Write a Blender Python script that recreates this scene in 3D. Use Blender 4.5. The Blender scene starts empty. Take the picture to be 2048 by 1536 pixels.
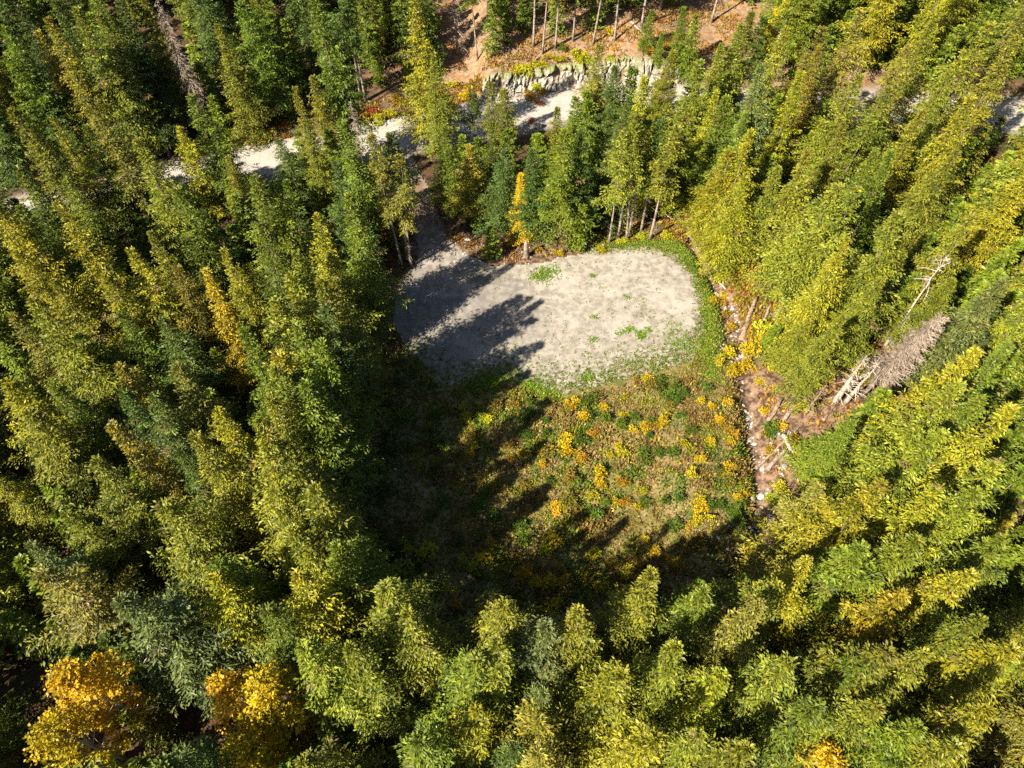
import bpy, math, random
import numpy as np
from mathutils import Vector

SEED = 7
rng = np.random.default_rng(SEED)
random.seed(SEED)
R = math.radians
scene = bpy.context.scene
col = scene.collection

# ------------------------------------------------------------------ camera
W, Hh = 2048, 1536
FPX = 1421.0
CAM_Z = 75.0
PITCH = 54.5                      # degrees below the horizon
cam_d = bpy.data.cameras.new('camera')
cam = bpy.data.objects.new('camera', cam_d)
col.objects.link(cam)
cam.location = (0, 0, CAM_Z)
cam.rotation_euler = (R(90 - PITCH), 0, 0)
cam_d.sensor_width = 36
cam_d.lens = 36 * FPX / W
cam_d.clip_start = 1
cam_d.clip_end = 3000
scene.camera = cam
_c, _s = math.cos(R(PITCH)), math.sin(R(PITCH))


def ray(px, py):
    a = (px - W / 2) / FPX
    b = -(py - Hh / 2) / FPX
    # camera axes: right=(1,0,0), up=(0,s,c), forward=(0,c,-s)
    return np.array([a, b * _s + _c, b * _c - _s])


def proj(x, y, z):
    dz = z - CAM_Z
    f = y * _c - dz * _s
    u = y * _s + dz * _c
    f = np.where(f < 0.1, 0.1, f)
    return W / 2 + FPX * x / f, Hh / 2 - FPX * u / f


# ------------------------------------------------------------------ terrain
def flat(px, py, z=0.0):
    d = ray(px, py)
    t = (z - CAM_Z) / d[2]
    return d[0] * t, d[1] * t


ROADPX = [(200, 404), (330, 366), (530, 322), (660, 295), (790, 272), (900, 248), (1000, 232), (1110, 212), (1160, 200)]
RP = [flat(*p) for p in ROADPX]
RP = [(-260, 30), (-130, 66)] + RP + [(30, 114.5), (55, 113.5), (90, 111.5), (140, 106), (260, 90)]
RX = np.array([p[0] for p in RP]); RY = np.array([p[1] for p in RP])


def road_y(x):
    # smoothed interpolation of the centre line
    x = np.asarray(x, float)
    o = np.linspace(-9, 9, 7)
    return np.mean([np.interp(x + k, RX, RY) for k in o], axis=0)


def seg_dist(x, y, poly):
    x = np.asarray(x, float); y = np.asarray(y, float)
    best = np.full(np.broadcast(x, y).shape, 1e9)
    for (ax, ay), (bx, by) in zip(poly[:-1], poly[1:]):
        dx, dy = bx - ax, by - ay
        L = dx * dx + dy * dy + 1e-9
        t = np.clip(((x - ax) * dx + (y - ay) * dy) / L, 0, 1)
        best = np.minimum(best, np.hypot(x - ax - t * dx, y - ay - t * dy))
    return best


def inside(x, y, poly):
    x = np.asarray(x, float); y = np.asarray(y, float)
    r = np.zeros(np.broadcast(x, y).shape, bool)
    n = len(poly)
    for i in range(n):
        x1, y1 = poly[i]; x2, y2 = poly[(i + 1) % n]
        c = ((y1 > y) != (y2 > y)) & (x < (x2 - x1) * (y - y1) / (y2 - y1 + 1e-12) + x1)
        r ^= c
    return r


def sstep(a, b, x):
    t = np.clip((np.asarray(x, float) - a) / (b - a), 0, 1)
    return t * t * (3 - 2 * t)


_nk = [(rng.uniform(-1, 1, 2), rng.uniform(0, 6.28)) for _ in range(40)]


def noise(x, y, sc=1.0, o=0, n=9):
    x = np.asarray(x, float) / sc; y = np.asarray(y, float) / sc
    r = 0
    for i in range(n):
        (k, p) = _nk[(i + o) % 40]
        m = 0.6 + 0.32 * i
        nrm = math.hypot(*k) + 1e-6
        r = r + np.sin((k[0] * x + k[1] * y) / nrm * m * 2.2 + p + 1.3 * np.sin(x * 0.7 * (1 + .1 * i) + y * .5 + p * 2)) / n
    return r


PADPX = [(838, 440), (832, 520), (790, 585), (784, 650), (815, 700), (850, 740), (890, 772), (940, 775), (1000, 752), (1060, 770),
         (1130, 790), (1200, 775), (1260, 755), (1330, 742), (1395, 715), (1412, 660), (1412, 600), (1396, 545), (1350, 502),
         (1285, 488), (1190, 497), (1100, 520), (1050, 528), (985, 530), (930, 505), (885, 465)]
PAD = [flat(*p) for p in PADPX]
FIELDPX = [(784, 650), (815, 700), (850, 740), (940, 770), (1060, 770), (1130, 790), (1260, 755), (1395, 715), (1412, 600), (1396, 545), (1420, 560),
           (1450, 650), (1480, 760), (1500, 880), (1512, 980), (1525, 1090), (1480, 1160), (1330, 1210), (1150, 1230), (1000, 1240),
           (880, 1260), (800, 1240), (740, 1150), (710, 1040), (720, 930), (755, 840), (770, 740)]
FIELD = [flat(*p) for p in FIELDPX]
CREEKPX = [(1375, 440), (1415, 520), (1445, 580), (1470, 640), (1478, 700), (1500, 775), (1508, 860), (1524, 940), (1528, 1040), (1545, 1100), (1500, 1140), (1470, 1180)]
CREEK = [flat(*p) for p in CREEKPX]
DRIVEPX = [(782, 268), (800, 320), (822, 365), (842, 410), (860, 460), (885, 520), (900, 570)]
DRIVE = [flat(*p) for p in DRIVEPX]


def hgt(x, y):
    x = np.asarray(x, float); y = np.asarray(y, float)
    d = (y - road_y(x)) * 0.93
    h = 0.21 * np.maximum(0, d - 6.0) - 0.0005 * np.maximum(0, d - 6) ** 2 * (d < 160)
    along = sstep(-9, -3, x) * (1 - sstep(26, 38, x))
    h = h + along * 3.6 * sstep(4.6, 8.6, d)
    # undulation away from the flat ground
    wild = sstep(2, 9, np.abs(d)) * sstep(0.5, 7, np.where(inside(x, y, PAD), 0, seg_dist(x, y, PAD + PAD[:1]))) * sstep(2, 6, seg_dist(x, y, DRIVE))
    h = h + wild * (0.55 * noise(x, y, 14) + 0.22 * noise(x, y, 4.5, 11))
    # bank west of the pad and creek bed east of it
    c = seg_dist(x, y, CREEK)
    h = h - 1.6 * np.exp(-(c / 1.7) ** 2)
    h = h + 0.9 * sstep(3, 9, c) * sstep(14, 24, x) * wild * (y > 20)
    return h


def gpt(px, py, h=0.0):
    """world point whose height above the ground is h and which the pixel looks at"""
    d = ray(px, py)
    z = h
    for _ in range(9):
        t = (z - CAM_Z) / d[2]
        x, y = d[0] * t, d[1] * t
        z = .4 * z + .6 * (float(hgt(x, y)) + h)
    return x, y, float(hgt(x, y))


# ------------------------------------------------------------------ materials
def new_mat(name):
    m = bpy.data.materials.new(name)
    m.use_nodes = True
    nt = m.node_tree
    nt.nodes.clear()
    out = nt.nodes.new('ShaderNodeOutputMaterial')
    return m, nt, out


def N(nt, kind, **kw):
    n = nt.nodes.new(kind)
    for k, v in kw.items():
        if k.startswith('i_'):
            n.inputs[k[2:].replace('_', ' ')].default_value = v
        else:
            setattr(n, k, v)
    return n


def mixc(nt, a, b, f, blend='MIX'):
    n = nt.nodes.new('ShaderNodeMix'); n.data_type = 'RGBA'; n.blend_type = blend
    for s, v in ((n.inputs[0], f), (n.inputs[6], a), (n.inputs[7], b)):
        if isinstance(v, bpy.types.NodeSocket):
            nt.links.new(v, s)
        elif isinstance(v, (int, float)):
            s.default_value = v
        else:
            s.default_value = (*v, 1)
    return n.outputs[2]


def math_(nt, op, a, b=0.0):
    n = nt.nodes.new('ShaderNodeMath'); n.operation = op
    for s, v in ((n.inputs[0], a), (n.inputs[1], b)):
        if isinstance(v, bpy.types.NodeSocket):
            nt.links.new(v, s)
        else:
            s.default_value = v
    return n.outputs[0]


def ramp(nt, v, a, b):
    n = nt.nodes.new('ShaderNodeMapRange'); n.interpolation_type = 'SMOOTHSTEP'
    nt.links.new(v, n.inputs[0]); n.inputs[1].default_value = a; n.inputs[2].default_value = b
    return n.outputs[0]


def tex(nt, sc, detail=4, rough=.6, kind='ShaderNodeTexNoise', **kw):
    co = nt.nodes.get('co') or nt.nodes.new('ShaderNodeNewGeometry'); co.name = 'co'
    n = nt.nodes.new(kind)
    nt.links.new(co.outputs['Position'], n.inputs['Vector'])
    n.inputs['Scale'].default_value = sc
    if kind == 'ShaderNodeTexNoise':
        n.inputs['Detail'].default_value = detail; n.inputs['Roughness'].default_value = rough
    for k, v in kw.items():
        setattr(n, k, v)
    return n.outputs[0]


def attr(nt, name):
    n = nt.nodes.new('ShaderNodeAttribute'); n.attribute_name = name
    return n.outputs['Fac']


def finish(nt, out, colr, rough=.9, bump=None, bstr=.5, bdist=.1, spec=.25):
    p = nt.nodes.new('ShaderNodeBsdfPrincipled')
    if isinstance(colr, bpy.types.NodeSocket):
        nt.links.new(colr, p.inputs['Base Color'])
    else:
        p.inputs['Base Color'].default_value = (*colr, 1)
    p.inputs['Roughness'].default_value = rough
    p.inputs['Specular IOR Level'].default_value = spec
    if bump is not None:
        b = nt.nodes.new('ShaderNodeBump'); b.inputs['Strength'].default_value = bstr; b.inputs['Distance'].default_value = bdist
        nt.links.new(bump, b.inputs['Height']); nt.links.new(b.outputs[0], p.inputs['Normal'])
    nt.links.new(p.outputs[0], out.inputs[0])
    return p


def foliage_mat(name, trans=.22, lo=.55, hi=1.45, brown=True, browncol=(.17, .11, .05), spec=.3):
    """leaf colour = the object's own colour, varied spray by spray with the mesh attributes tint and brown"""
    m, nt, out = new_mat(name)
    oi = nt.nodes.new('ShaderNodeObjectInfo')
    t = attr(nt, 'tint')
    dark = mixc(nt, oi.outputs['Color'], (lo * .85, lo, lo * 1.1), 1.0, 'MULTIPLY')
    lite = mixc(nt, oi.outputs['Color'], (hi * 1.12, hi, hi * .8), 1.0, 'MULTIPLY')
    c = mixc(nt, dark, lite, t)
    # patches of slightly different green through the crown
    nz = ramp(nt, tex(nt, .55, 2), .35, .65)
    c = mixc(nt, c, mixc(nt, c, (1.12, 1.0, .8), 1.0, 'MULTIPLY'), nz)
    if brown:
        c = mixc(nt, c, browncol, attr(nt, 'brown'))
    p = N(nt, 'ShaderNodeBsdfPrincipled')
    nt.links.new(c, p.inputs['Base Color'])
    p.inputs['Roughness'].default_value = .5
    p.inputs['Specular IOR Level'].default_value = spec
    tr = nt.nodes.new('ShaderNodeBsdfTranslucent')
    nt.links.new(mixc(nt, c, (1.3, 1.25, .6), 1.0, 'MULTIPLY'), tr.inputs[0])
    mx = nt.nodes.new('ShaderNodeMixShader'); mx.inputs[0].default_value = trans
    nt.links.new(p.outputs[0], mx.inputs[1]); nt.links.new(tr.outputs[0], mx.inputs[2])
    nt.links.new(mx.outputs[0], out.inputs[0])
    return m


def bark_mat(name, a, b):
    m, nt, out = new_mat(name)
    n = tex(nt, 3.0, 5)
    n2 = tex(nt, .6, 2)
    c = mixc(nt, a, b, ramp(nt, n, .35, .65))
    c = mixc(nt, c, [v * .6 for v in a], ramp(nt, n2, .5, .7))
    finish(nt, out, c, .9, n, .5, .05)
    return m


M = {}
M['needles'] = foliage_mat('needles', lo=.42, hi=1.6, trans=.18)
M['leaves'] = foliage_mat('leaves', trans=.35, lo=.6, hi=1.3, browncol=(.2, .09, .02))
M['grass'] = None
M['bark'] = bark_mat('bark', (.085, .06, .042), (.18, .135, .10))
M['grey_bark'] = bark_mat('grey_bark', (.17, .135, .105), (.33, .275, .225))
M['pale_bark'] = bark_mat('pale_bark', (.34, .29, .24), (.55, .49, .42))
M['dead_wood'] = bark_mat('dead_wood', (.19, .145, .11), (.34, .27, .21))
M['log_wood'] = bark_mat('log_wood', (.15, .095, .058), (.33, .235, .16))
M['bleached_wood'] = bark_mat('bleached_wood', (.34, .27, .205), (.54, .46, .38))

# gravel of the pad
m, nt, out = new_mat('pad_gravel')
fine = tex(nt, 9, 6, .75); mid = tex(nt, .9, 5, .65); big = tex(nt, .16, 3)
c = mixc(nt, (.20, .175, .145), (.33, .295, .25), ramp(nt, mid, .35, .65))
c = mixc(nt, c, (.38, .345, .30), math_(nt, 'MULTIPLY', ramp(nt, big, .48, .64), .6))
c = mixc(nt, c, (.21, .175, .125), math_(nt, 'MULTIPLY', ramp(nt, tex(nt, .33, 5, .7), .54, .68), .55))
c = mixc(nt, c, mixc(nt, c, (.6, .58, .56), 1.0, 'MULTIPLY'), ramp(nt, fine, .52, .70))
c = mixc(nt, c, (.5, .46, .42), math_(nt, 'MULTIPLY', ramp(nt, tex(nt, 6, 3, .6), .62, .72), .7))
c = mixc(nt, c, (.115, .108, .105), math_(nt, 'MULTIPLY', attr(nt, 'rut'), .75))
c = mixc(nt, c, (.10, .095, .03), math_(nt, 'MULTIPLY', attr(nt, 'weedy'), ramp(nt, tex(nt, 1.6, 5, .7), .42, .62)))
finish(nt, out, c, .95, fine, .6, .06)
M['pad'] = m

m, nt, out = new_mat('road_gravel')
fine = tex(nt, 7, 6, .7); mid = tex(nt, .5, 4)
c = mixc(nt, (.30, .275, .24), (.38, .35, .31), ramp(nt, mid, .35, .65))
c = mixc(nt, c, (.34, .30, .25), math_(nt, 'MULTIPLY', attr(nt, 'rut'), .9))
c = mixc(nt, c, mixc(nt, c, (.78, .77, .75), 1.0, 'MULTIPLY'), ramp(nt, fine, .5, .7))
finish(nt, out, c, .95, fine, .4, .04)
M['road'] = m

m, nt, out = new_mat('driveway_gravel')
fine = tex(nt, 8, 6, .7); mid = tex(nt, .7, 4)
c = mixc(nt, (.17, .145, .12), (.29, .26, .225), ramp(nt, mid, .35, .65))
c = mixc(nt, c, (.15, .075, .04), attr(nt, 'rut'))
c = mixc(nt, c, mixc(nt, c, (.65, .63, .6), 1.0, 'MULTIPLY'), ramp(nt, fine, .5, .7))
finish(nt, out, c, .95, fine, .5, .05)
M['drive'] = m

m, nt, out = new_mat('forest_floor')
a = tex(nt, 1.1, 6, .7); b = tex(nt, .22, 4); d = tex(nt, 5, 5, .7)
litter = mixc(nt, (.03, .018, .010), (.12, .065, .032), ramp(nt, a, .35, .68))
litter = mixc(nt, litter, (.20, .09, .022), math_(nt, 'MULTIPLY', ramp(nt, tex(nt, .6, 5, .7), .56, .70), .6))
litter = mixc(nt, litter, (.05, .06, .012), math_(nt, 'MULTIPLY', ramp(nt, b, .5, .62), .7))
hillc = mixc(nt, (.16, .095, .055), (.29, .20, .125), ramp(nt, a, .35, .65))
hillc = mixc(nt, hillc, (.33, .15, .04), math_(nt, 'MULTIPLY', ramp(nt, tex(nt, .45, 5, .7), .5, .64), .8))
fieldc = mixc(nt, (.08, .09, .016), (.21, .155, .06), ramp(nt, a, .38, .62))
fieldc = mixc(nt, fieldc, (.26, .185, .095), math_(nt, 'MULTIPLY', ramp(nt, tex(nt, .35, 5, .65), .52, .66), .75))
creekc = mixc(nt, (.06, .034, .02), (.24, .155, .10), ramp(nt, a, .4, .6))
c = mixc(nt, litter, hillc, attr(nt, 'hill'))
c = mixc(nt, c, fieldc, attr(nt, 'field'))
c = mixc(nt, c, creekc, attr(nt, 'creek'))
c = mixc(nt, c, (.40, .36, .31), math_(nt, 'MULTIPLY', attr(nt, 'shoulder'), ramp(nt, tex(nt, .8, 4, .7), .3, .6)))
c = mixc(nt, c, mixc(nt, c, (.5, .5, .5), 1.0, 'MULTIPLY'), ramp(nt, d, .5, .7))
finish(nt, out, c, .95, a, .7, .25)
M['ground'] = m

m, nt, out = new_mat('rock')
a = tex(nt, .9, 6, .7); b = tex(nt, 4, 5, .7)
c = mixc(nt, (.16, .145, .12), (.37, .335, .29), ramp(nt, a, .36, .62))
c = mixc(nt, c, (.30, .22, .12), math_(nt, 'MULTIPLY', ramp(nt, tex(nt, .5, 4), .55, .68), .7))
c = mixc(nt, c, (.17, .18, .05), attr(nt, 'moss'))
c = mixc(nt, c, mixc(nt, c, (.6, .6, .6), 1.0, 'MULTIPLY'), ramp(nt, b, .52, .7))
finish(nt, out, c, .9, b, .6, .12)
M['rock'] = m

m, nt, out = new_mat('stone')
a = tex(nt, 2.2, 5, .7)
oi = nt.nodes.new('ShaderNodeObjectInfo')
c = mixc(nt, (.20, .18, .16), (.42, .39, .36), ramp(nt, a, .36, .62))
finish(nt, out, c, .85, a, .4, .06)
M['stone'] = m

# grass: colours from the mesh itself
m, nt, out = new_mat('grass_blades')
v = nt.nodes.new('ShaderNodeVertexColor'); v.layer_name = 'gcol'
p = N(nt, 'ShaderNodeBsdfPrincipled'); nt.links.new(v.outputs[0], p.inputs['Base Color'])
p.inputs['Roughness'].default_value = .6; p.inputs['Specular IOR Level'].default_value = .2
tr = nt.nodes.new('ShaderNodeBsdfTranslucent'); nt.links.new(v.outputs[0], tr.inputs[0])
mx = nt.nodes.new('ShaderNodeMixShader'); mx.inputs[0].default_value = .25
nt.links.new(p.outputs[0], mx.inputs[1]); nt.links.new(tr.outputs[0], mx.inputs[2]); nt.links.new(mx.outputs[0], out.inputs[0])
M['grass'] = m


# ------------------------------------------------------------------ mesh helpers
class MB:
    """collects quads/tris as numpy arrays with per-vertex float attributes"""
    def __init__(self, names=('tint', 'brown')):
        self.v = []; self.f = []; self.n = 0; self.names = names; self.a = {k: [] for k in names}; self.mi = []

    def quads(self, P, mat=0, **at):
        """P: (k,4,3)"""
        k = len(P)
        if k == 0:
            return
        self.v.append(P.reshape(-1, 3))
        self.f.append(self.n + np.arange(k * 4).reshape(k, 4))
        self.mi.append(np.full(k, mat))
        for nme in self.names:
            x = np.asarray(at.get(nme, 0.0), float)
            x = np.broadcast_to(x, (k,)) if x.ndim < 2 else x
            self.a[nme].append(np.repeat(x, 4))
        self.n += k * 4

    def grid(self, P, mat=0, wrap=False, **at):
        """P: (r,c,3) sheet or tube (wrap joins the columns)"""
        r, c = P.shape[:2]
        idx = self.n + np.arange(r * c).reshape(r, c)
        if wrap:
            idx = np.concatenate([idx, idx[:, :1]], 1)
        q = np.stack([idx[:-1, :-1], idx[:-1, 1:], idx[1:, 1:], idx[1:, :-1]], -1).reshape(-1, 4)
        self.v.append(P.reshape(-1, 3)); self.f.append(q); self.mi.append(np.full(len(q), mat))
        for nme in self.names:
            x = np.asarray(at.get(nme, 0.0), float)
            self.a[nme].append(np.broadcast_to(x, (r, c)).reshape(-1) if x.ndim != 1 else np.broadcast_to(x, (r * c,)))
        self.n += r * c

    def tube(self, pts, rad, sides=6, mat=0, cap=True, **at):
        pts = np.asarray(pts, float); rad = np.asarray(rad, float)
        T = np.gradient(pts, axis=0); T /= np.linalg.norm(T, axis=1)[:, None] + 1e-9
        ref = np.where(np.abs(T[:, 2:3]) > .9, [[1., 0, 0]], [[0, 0, 1.]])
        A = np.cross(T, ref); A /= np.linalg.norm(A, axis=1)[:, None] + 1e-9
        B = np.cross(T, A)
        th = np.linspace(0, 2 * np.pi, sides, endpoint=False)
        P = pts[:, None] + rad[:, None, None] * (np.cos(th)[None, :, None] * A[:, None] + np.sin(th)[None, :, None] * B[:, None])
        if cap:
            P = np.concatenate([np.repeat(pts[:1, None], sides, 1), P, np.repeat(pts[-1:, None], sides, 1)], 0)
        self.grid(P, mat, True, **at)

    def mesh(self, name, mats, smooth=False):
        me = bpy.data.meshes.new(name)
        V = np.concatenate(self.v).astype(np.float32); F = np.concatenate(self.f).astype(np.int32)
        me.vertices.add(len(V)); me.vertices.foreach_set('co', V.ravel())
        me.loops.add(F.size); me.loops.foreach_set('vertex_index', F.ravel())
        me.polygons.add(len(F)); me.polygons.foreach_set('loop_start', np.arange(0, F.size, 4, dtype=np.int32))
        for mm in mats:
            me.materials.append(mm)
        me.polygons.foreach_set('material_index', np.concatenate(self.mi).astype(np.int32))
        me.polygons.foreach_set('use_smooth', np.full(len(F), smooth))
        me.update(calc_edges=True)
        for nme in self.names:
            at = me.attributes.new(nme, 'FLOAT', 'POINT')
            at.data.foreach_set('value', np.concatenate(self.a[nme]).astype(np.float32))
        me.validate(clean_customdata=False)
        return me


def obj(name, me, parent=None, loc=None):
    o = bpy.data.objects.new(name, me); col.objects.link(o)
    if parent is not None:
        o.parent = parent
    if loc is not None:
        o.location = loc
    return o


def tag(o, label=None, cat=None, group=None, kind=None):
    for k, v in (('label', label), ('category', cat), ('group', group), ('kind', kind)):
        if v:
            o[k] = v
    return o


def unit(v):
    return v / (np.linalg.norm(v, axis=-1, keepdims=True) + 1e-9)


def sprays(mb, P, D, L, Wd, r, tint, brown=0.0, mat=0, tilt=.5, up=(0, 0, 1.)):
    """slender four-cornered leaf sprays starting at P along D"""
    k = len(P)
    upv = unit(np.asarray(up) + r.normal(0, tilt, (k, 3)))
    S = unit(np.cross(D, upv))
    L = np.asarray(L)[:, None]; Wd = np.asarray(Wd)[:, None]
    mid = P + D * L * r.uniform(.45, .7, (k, 1))
    sag = np.array([0, 0, -1.]) * L * .12
    Q = np.stack([P, mid + S * Wd * .5, P + D * L + sag, mid - S * Wd * .5], 1)
    mb.quads(Q, mat, tint=tint, brown=brown)


def conifer_crown(seed, Ht, Rad, base, nb, droop, shape, density=1.0, spray=.42, gap=0.0, upt=.25, cone=.0, lop=.25, curl=.15, mb=None, widen=1.0, per=9, wild=.38):
    """crown of tiered boughs; every bough carries two rows of twigs set with short needle tufts"""
    r = np.random.default_rng(seed)
    own = mb is None
    if own:
        mb = MB()
    bias = r.uniform(0, 6.28)
    gaps = [(r.uniform(0, 6.28), r.uniform(base, .9)) for _ in range(int(gap * 10))]
    tiers = max(6, nb // per)
    for i in range(nb):
        ti = (i // per + .5) / tiers
        u = min(.995, max(0, ti + r.normal(0, .16) / tiers))
        t = base + (1 - base) * u
        prof = (max(0., 1 - u) ** shape) * min(1, .62 + u * 3.2)
        az = i * (6.283 / per) + (i // per) * 1.3 + r.normal(0, .22)
        if any(abs((az - g[0] + math.pi) % 6.283 - math.pi) < .6 and abs(t - g[1]) < .05 for g in gaps):
            continue
        lump = .84 + .16 * math.sin(az * 2 + t * 19 + bias) + .12 * math.sin(az * 3 - t * 31 + 2 * bias)
        L = Rad * prof * lump * r.uniform(.48, 1.24) * (1 + lop * math.cos(az - bias)) + .2
        e0 = -.18 + (.35 + upt) * u + .9 * u ** 5 + r.normal(0, .08)
        n = max(3, int(L / spray * 1.35 * density))
        s = .05 + .95 * (np.arange(n) + r.uniform(.2, .8)) / n
        cz, sz = math.cos(az), math.sin(az)
        bend = r.normal(0, curl)
        rad = L * s
        P = np.stack([rad * cz - bend * rad * s * sz, rad * sz + bend * rad * s * cz, t * Ht + L * (e0 * s - droop * s ** 2 + droop * .6 * s ** 4)], 1)
        T = unit(np.gradient(P, axis=0))
        side = np.stack([-T[:, 1], T[:, 0], np.zeros(n)], 1)
        tb = np.clip(r.normal(.42, .16), 0, 1)
        brown_b = .8 if r.uniform() < .015 + (.06 if u < .12 else 0) else 0.0
        cb = cone * max(0, (u - .72) / .28) * r.uniform(.3, 1)
        for sg in (-1, 1):
            bl = (L * .34 * (1 - s * .70) * np.minimum(1, .35 + s * 2.2) + spray * .5) * r.uniform(.6, 1.2, n)
            ang = r.uniform(.7, 1.15, n)
            D = unit(T * np.cos(ang)[:, None] + sg * side * np.sin(ang)[:, None] + np.array([0, 0, -1.]) * r.uniform(.02, .35, n)[:, None])
            m = 4 if L > 2.0 else (3 if L > 1.0 else 2)
            for j in range(m):
                f = (j + r.uniform(.1, .6, n)) / m
                q = P + D * (bl * f)[:, None] + np.array([0, 0, -1.]) * (bl * f * f * .2)[:, None] + r.normal(0, .05, (n, 3))
                D2 = unit(D + r.normal(0, wild, (n, 3)) * np.array([1, 1, .8]))
                ll = spray * r.uniform(.6, 1.25, n)
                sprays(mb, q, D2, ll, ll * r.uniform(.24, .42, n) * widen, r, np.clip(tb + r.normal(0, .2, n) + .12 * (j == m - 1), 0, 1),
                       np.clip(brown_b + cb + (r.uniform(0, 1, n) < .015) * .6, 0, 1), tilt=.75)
        ll = spray * r.uniform(.8, 1.4, n)
        sprays(mb, P, unit(T + r.normal(0, .3, (n, 3))), ll, ll * .45 * widen, r, np.clip(tb + r.normal(.1, .2, n), 0, 1), np.clip(brown_b + cb, 0, 1), tilt=.6)
    # leader
    k = 22
    z = np.linspace(.91, 1.0, k) * Ht
    a = r.uniform(0, 6.28, k)
    D = unit(np.stack([np.cos(a), np.sin(a), np.full(k, .9)], 1))
    sprays(mb, np.stack([np.zeros(k), np.zeros(k), z], 1), D, np.linspace(.55, .25, k), np.full(k, .15), r, r.uniform(.3, .9, k), cone, tilt=.5)
    return mb


def trunk_mesh(seed, Ht, r0, top=.97, stubs=0, stub_to=.4, sides=8, crooked=.06, mat='bark', stublen=1.2):
    r = np.random.default_rng(seed)
    mb = MB()
    k = 12
    t = np.linspace(0, top, k)
    pts = np.stack([np.cumsum(r.normal(0, crooked, k)) * t, np.cumsum(r.normal(0, crooked, k)) * t, t * Ht - .4 * (t == 0)], 1)
    rad = r0 * (1 - t) ** 1.25 + .015
    rad[0] *= 1.35
    mb.tube(pts, rad, sides)
    for i in range(stubs):
        u = r.uniform(.08, stub_to)
        a = r.uniform(0, 6.28)
        L = r.uniform(.3, stublen)
        c = np.array([np.interp(u, t, pts[:, 0]), np.interp(u, t, pts[:, 1]), u * Ht])
        d = np.array([math.cos(a), math.sin(a), r.uniform(-.35, .2)])
        mb.tube([c, c + d * L * .6, c + d * L + [0, 0, -.1 * L]], [.035, .022, .008], 3, cap=False)
    return mb.mesh('trunk', [M[mat]], True)


def snag_branches(seed, Ht, Rad, lo, hi, nb, twigs, mat, droop=.25):
    """bare dead limbs with fine twigs"""
    r = np.random.default_rng(seed)
    mb = MB()
    for i in range(nb):
        u = r.uniform(0, 1)
        t = lo + (hi - lo) * u
        a = i * 2.4 + r.normal(0, .4)
        L = Rad * (1 - .75 * u) * r.uniform(.45, 1.1)
        e = r.normal(.05, .25)
        s = np.linspace(0, 1, 5)
        b = r.normal(0, .25)
        P = np.stack([L * s * math.cos(a) - b * L * s ** 2 * math.sin(a), L * s * math.sin(a) + b * L * s ** 2 * math.cos(a),
                      t * Ht + L * (e * s - droop * s ** 2)], 1)
        mb.tube(P, np.linspace(.045, .014, 5) * (0.6 + .4 * L), 3, cap=False)
        for j in range(twigs):
            f = r.uniform(.25, 1)
            q = np.array([np.interp(f, s, P[:, k]) for k in range(3)])
            aa = a + r.choice([-1, 1]) * r.uniform(.5, 1.2)
            l = L * .32 * r.uniform(.4, 1.2)
            d = np.array([math.cos(aa), math.sin(aa), r.normal(-.15, .3)])
            mb.tube([q, q + d * l * .5, q + d * l + [0, 0, -.1 * l]], [.02, .015, .007], 3, cap=False)
    return mb.mesh('dead_limbs', [M[mat]], False)


# ------------------------------------------------------------------ conifer prototypes (22 m)
H0 = 22.0
PROTO = {'F': [], 'S': [], 'C': [], 'P': [], 'J': []}
for k in range(6):     # dense firs
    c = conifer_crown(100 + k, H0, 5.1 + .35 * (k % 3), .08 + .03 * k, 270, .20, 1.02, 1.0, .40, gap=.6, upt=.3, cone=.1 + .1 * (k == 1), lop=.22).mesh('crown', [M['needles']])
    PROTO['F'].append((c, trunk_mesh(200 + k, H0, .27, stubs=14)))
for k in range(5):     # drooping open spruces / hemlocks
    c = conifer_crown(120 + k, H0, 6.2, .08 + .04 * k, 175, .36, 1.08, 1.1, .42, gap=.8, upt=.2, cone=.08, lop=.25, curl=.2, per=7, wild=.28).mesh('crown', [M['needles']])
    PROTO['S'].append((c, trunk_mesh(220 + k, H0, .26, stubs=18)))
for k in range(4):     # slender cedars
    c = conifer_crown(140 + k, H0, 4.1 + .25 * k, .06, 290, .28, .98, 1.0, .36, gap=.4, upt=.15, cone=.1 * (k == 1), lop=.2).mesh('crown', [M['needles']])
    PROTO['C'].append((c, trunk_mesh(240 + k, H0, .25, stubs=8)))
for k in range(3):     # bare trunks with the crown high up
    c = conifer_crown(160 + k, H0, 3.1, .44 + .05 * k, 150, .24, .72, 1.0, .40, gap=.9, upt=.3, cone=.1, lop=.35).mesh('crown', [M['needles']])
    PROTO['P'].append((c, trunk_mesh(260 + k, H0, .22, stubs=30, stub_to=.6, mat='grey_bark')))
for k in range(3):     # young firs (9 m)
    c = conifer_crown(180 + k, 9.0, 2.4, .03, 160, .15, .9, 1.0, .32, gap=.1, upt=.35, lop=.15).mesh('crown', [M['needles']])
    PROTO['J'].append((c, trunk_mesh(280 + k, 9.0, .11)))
KIND = {'F': ('fir_tree', 'fir', 'dense'), 'S': ('spruce_tree', 'spruce', 'drooping'), 'C': ('cedar_tree', 'cedar', 'narrow'),
        'P': ('pine_tree', 'pine', 'bare-trunked'), 'J': ('young_fir', 'young fir', 'bushy')}
COLS = {'g': (.098, .150, .014), 'd': (.062, .105, .020), 'o': (.135, .165, .017), 'y': (.195, .210, .014), 'b': (.150, .158, .026),
        't': (.168, .172, .020), 'T': (.275, .225, .015), 'u': (.105, .145, .045), 'Y': (.36, .30, .012)}
CWORD = {'g': 'mid-green', 'd': 'dark green', 'o': 'olive green', 'y': 'yellow-green', 'b': 'brownish olive', 't': 'tan-tinged', 'T': 'golden orange', 'u': 'grey-green', 'Y': 'golden yellow'}

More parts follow.
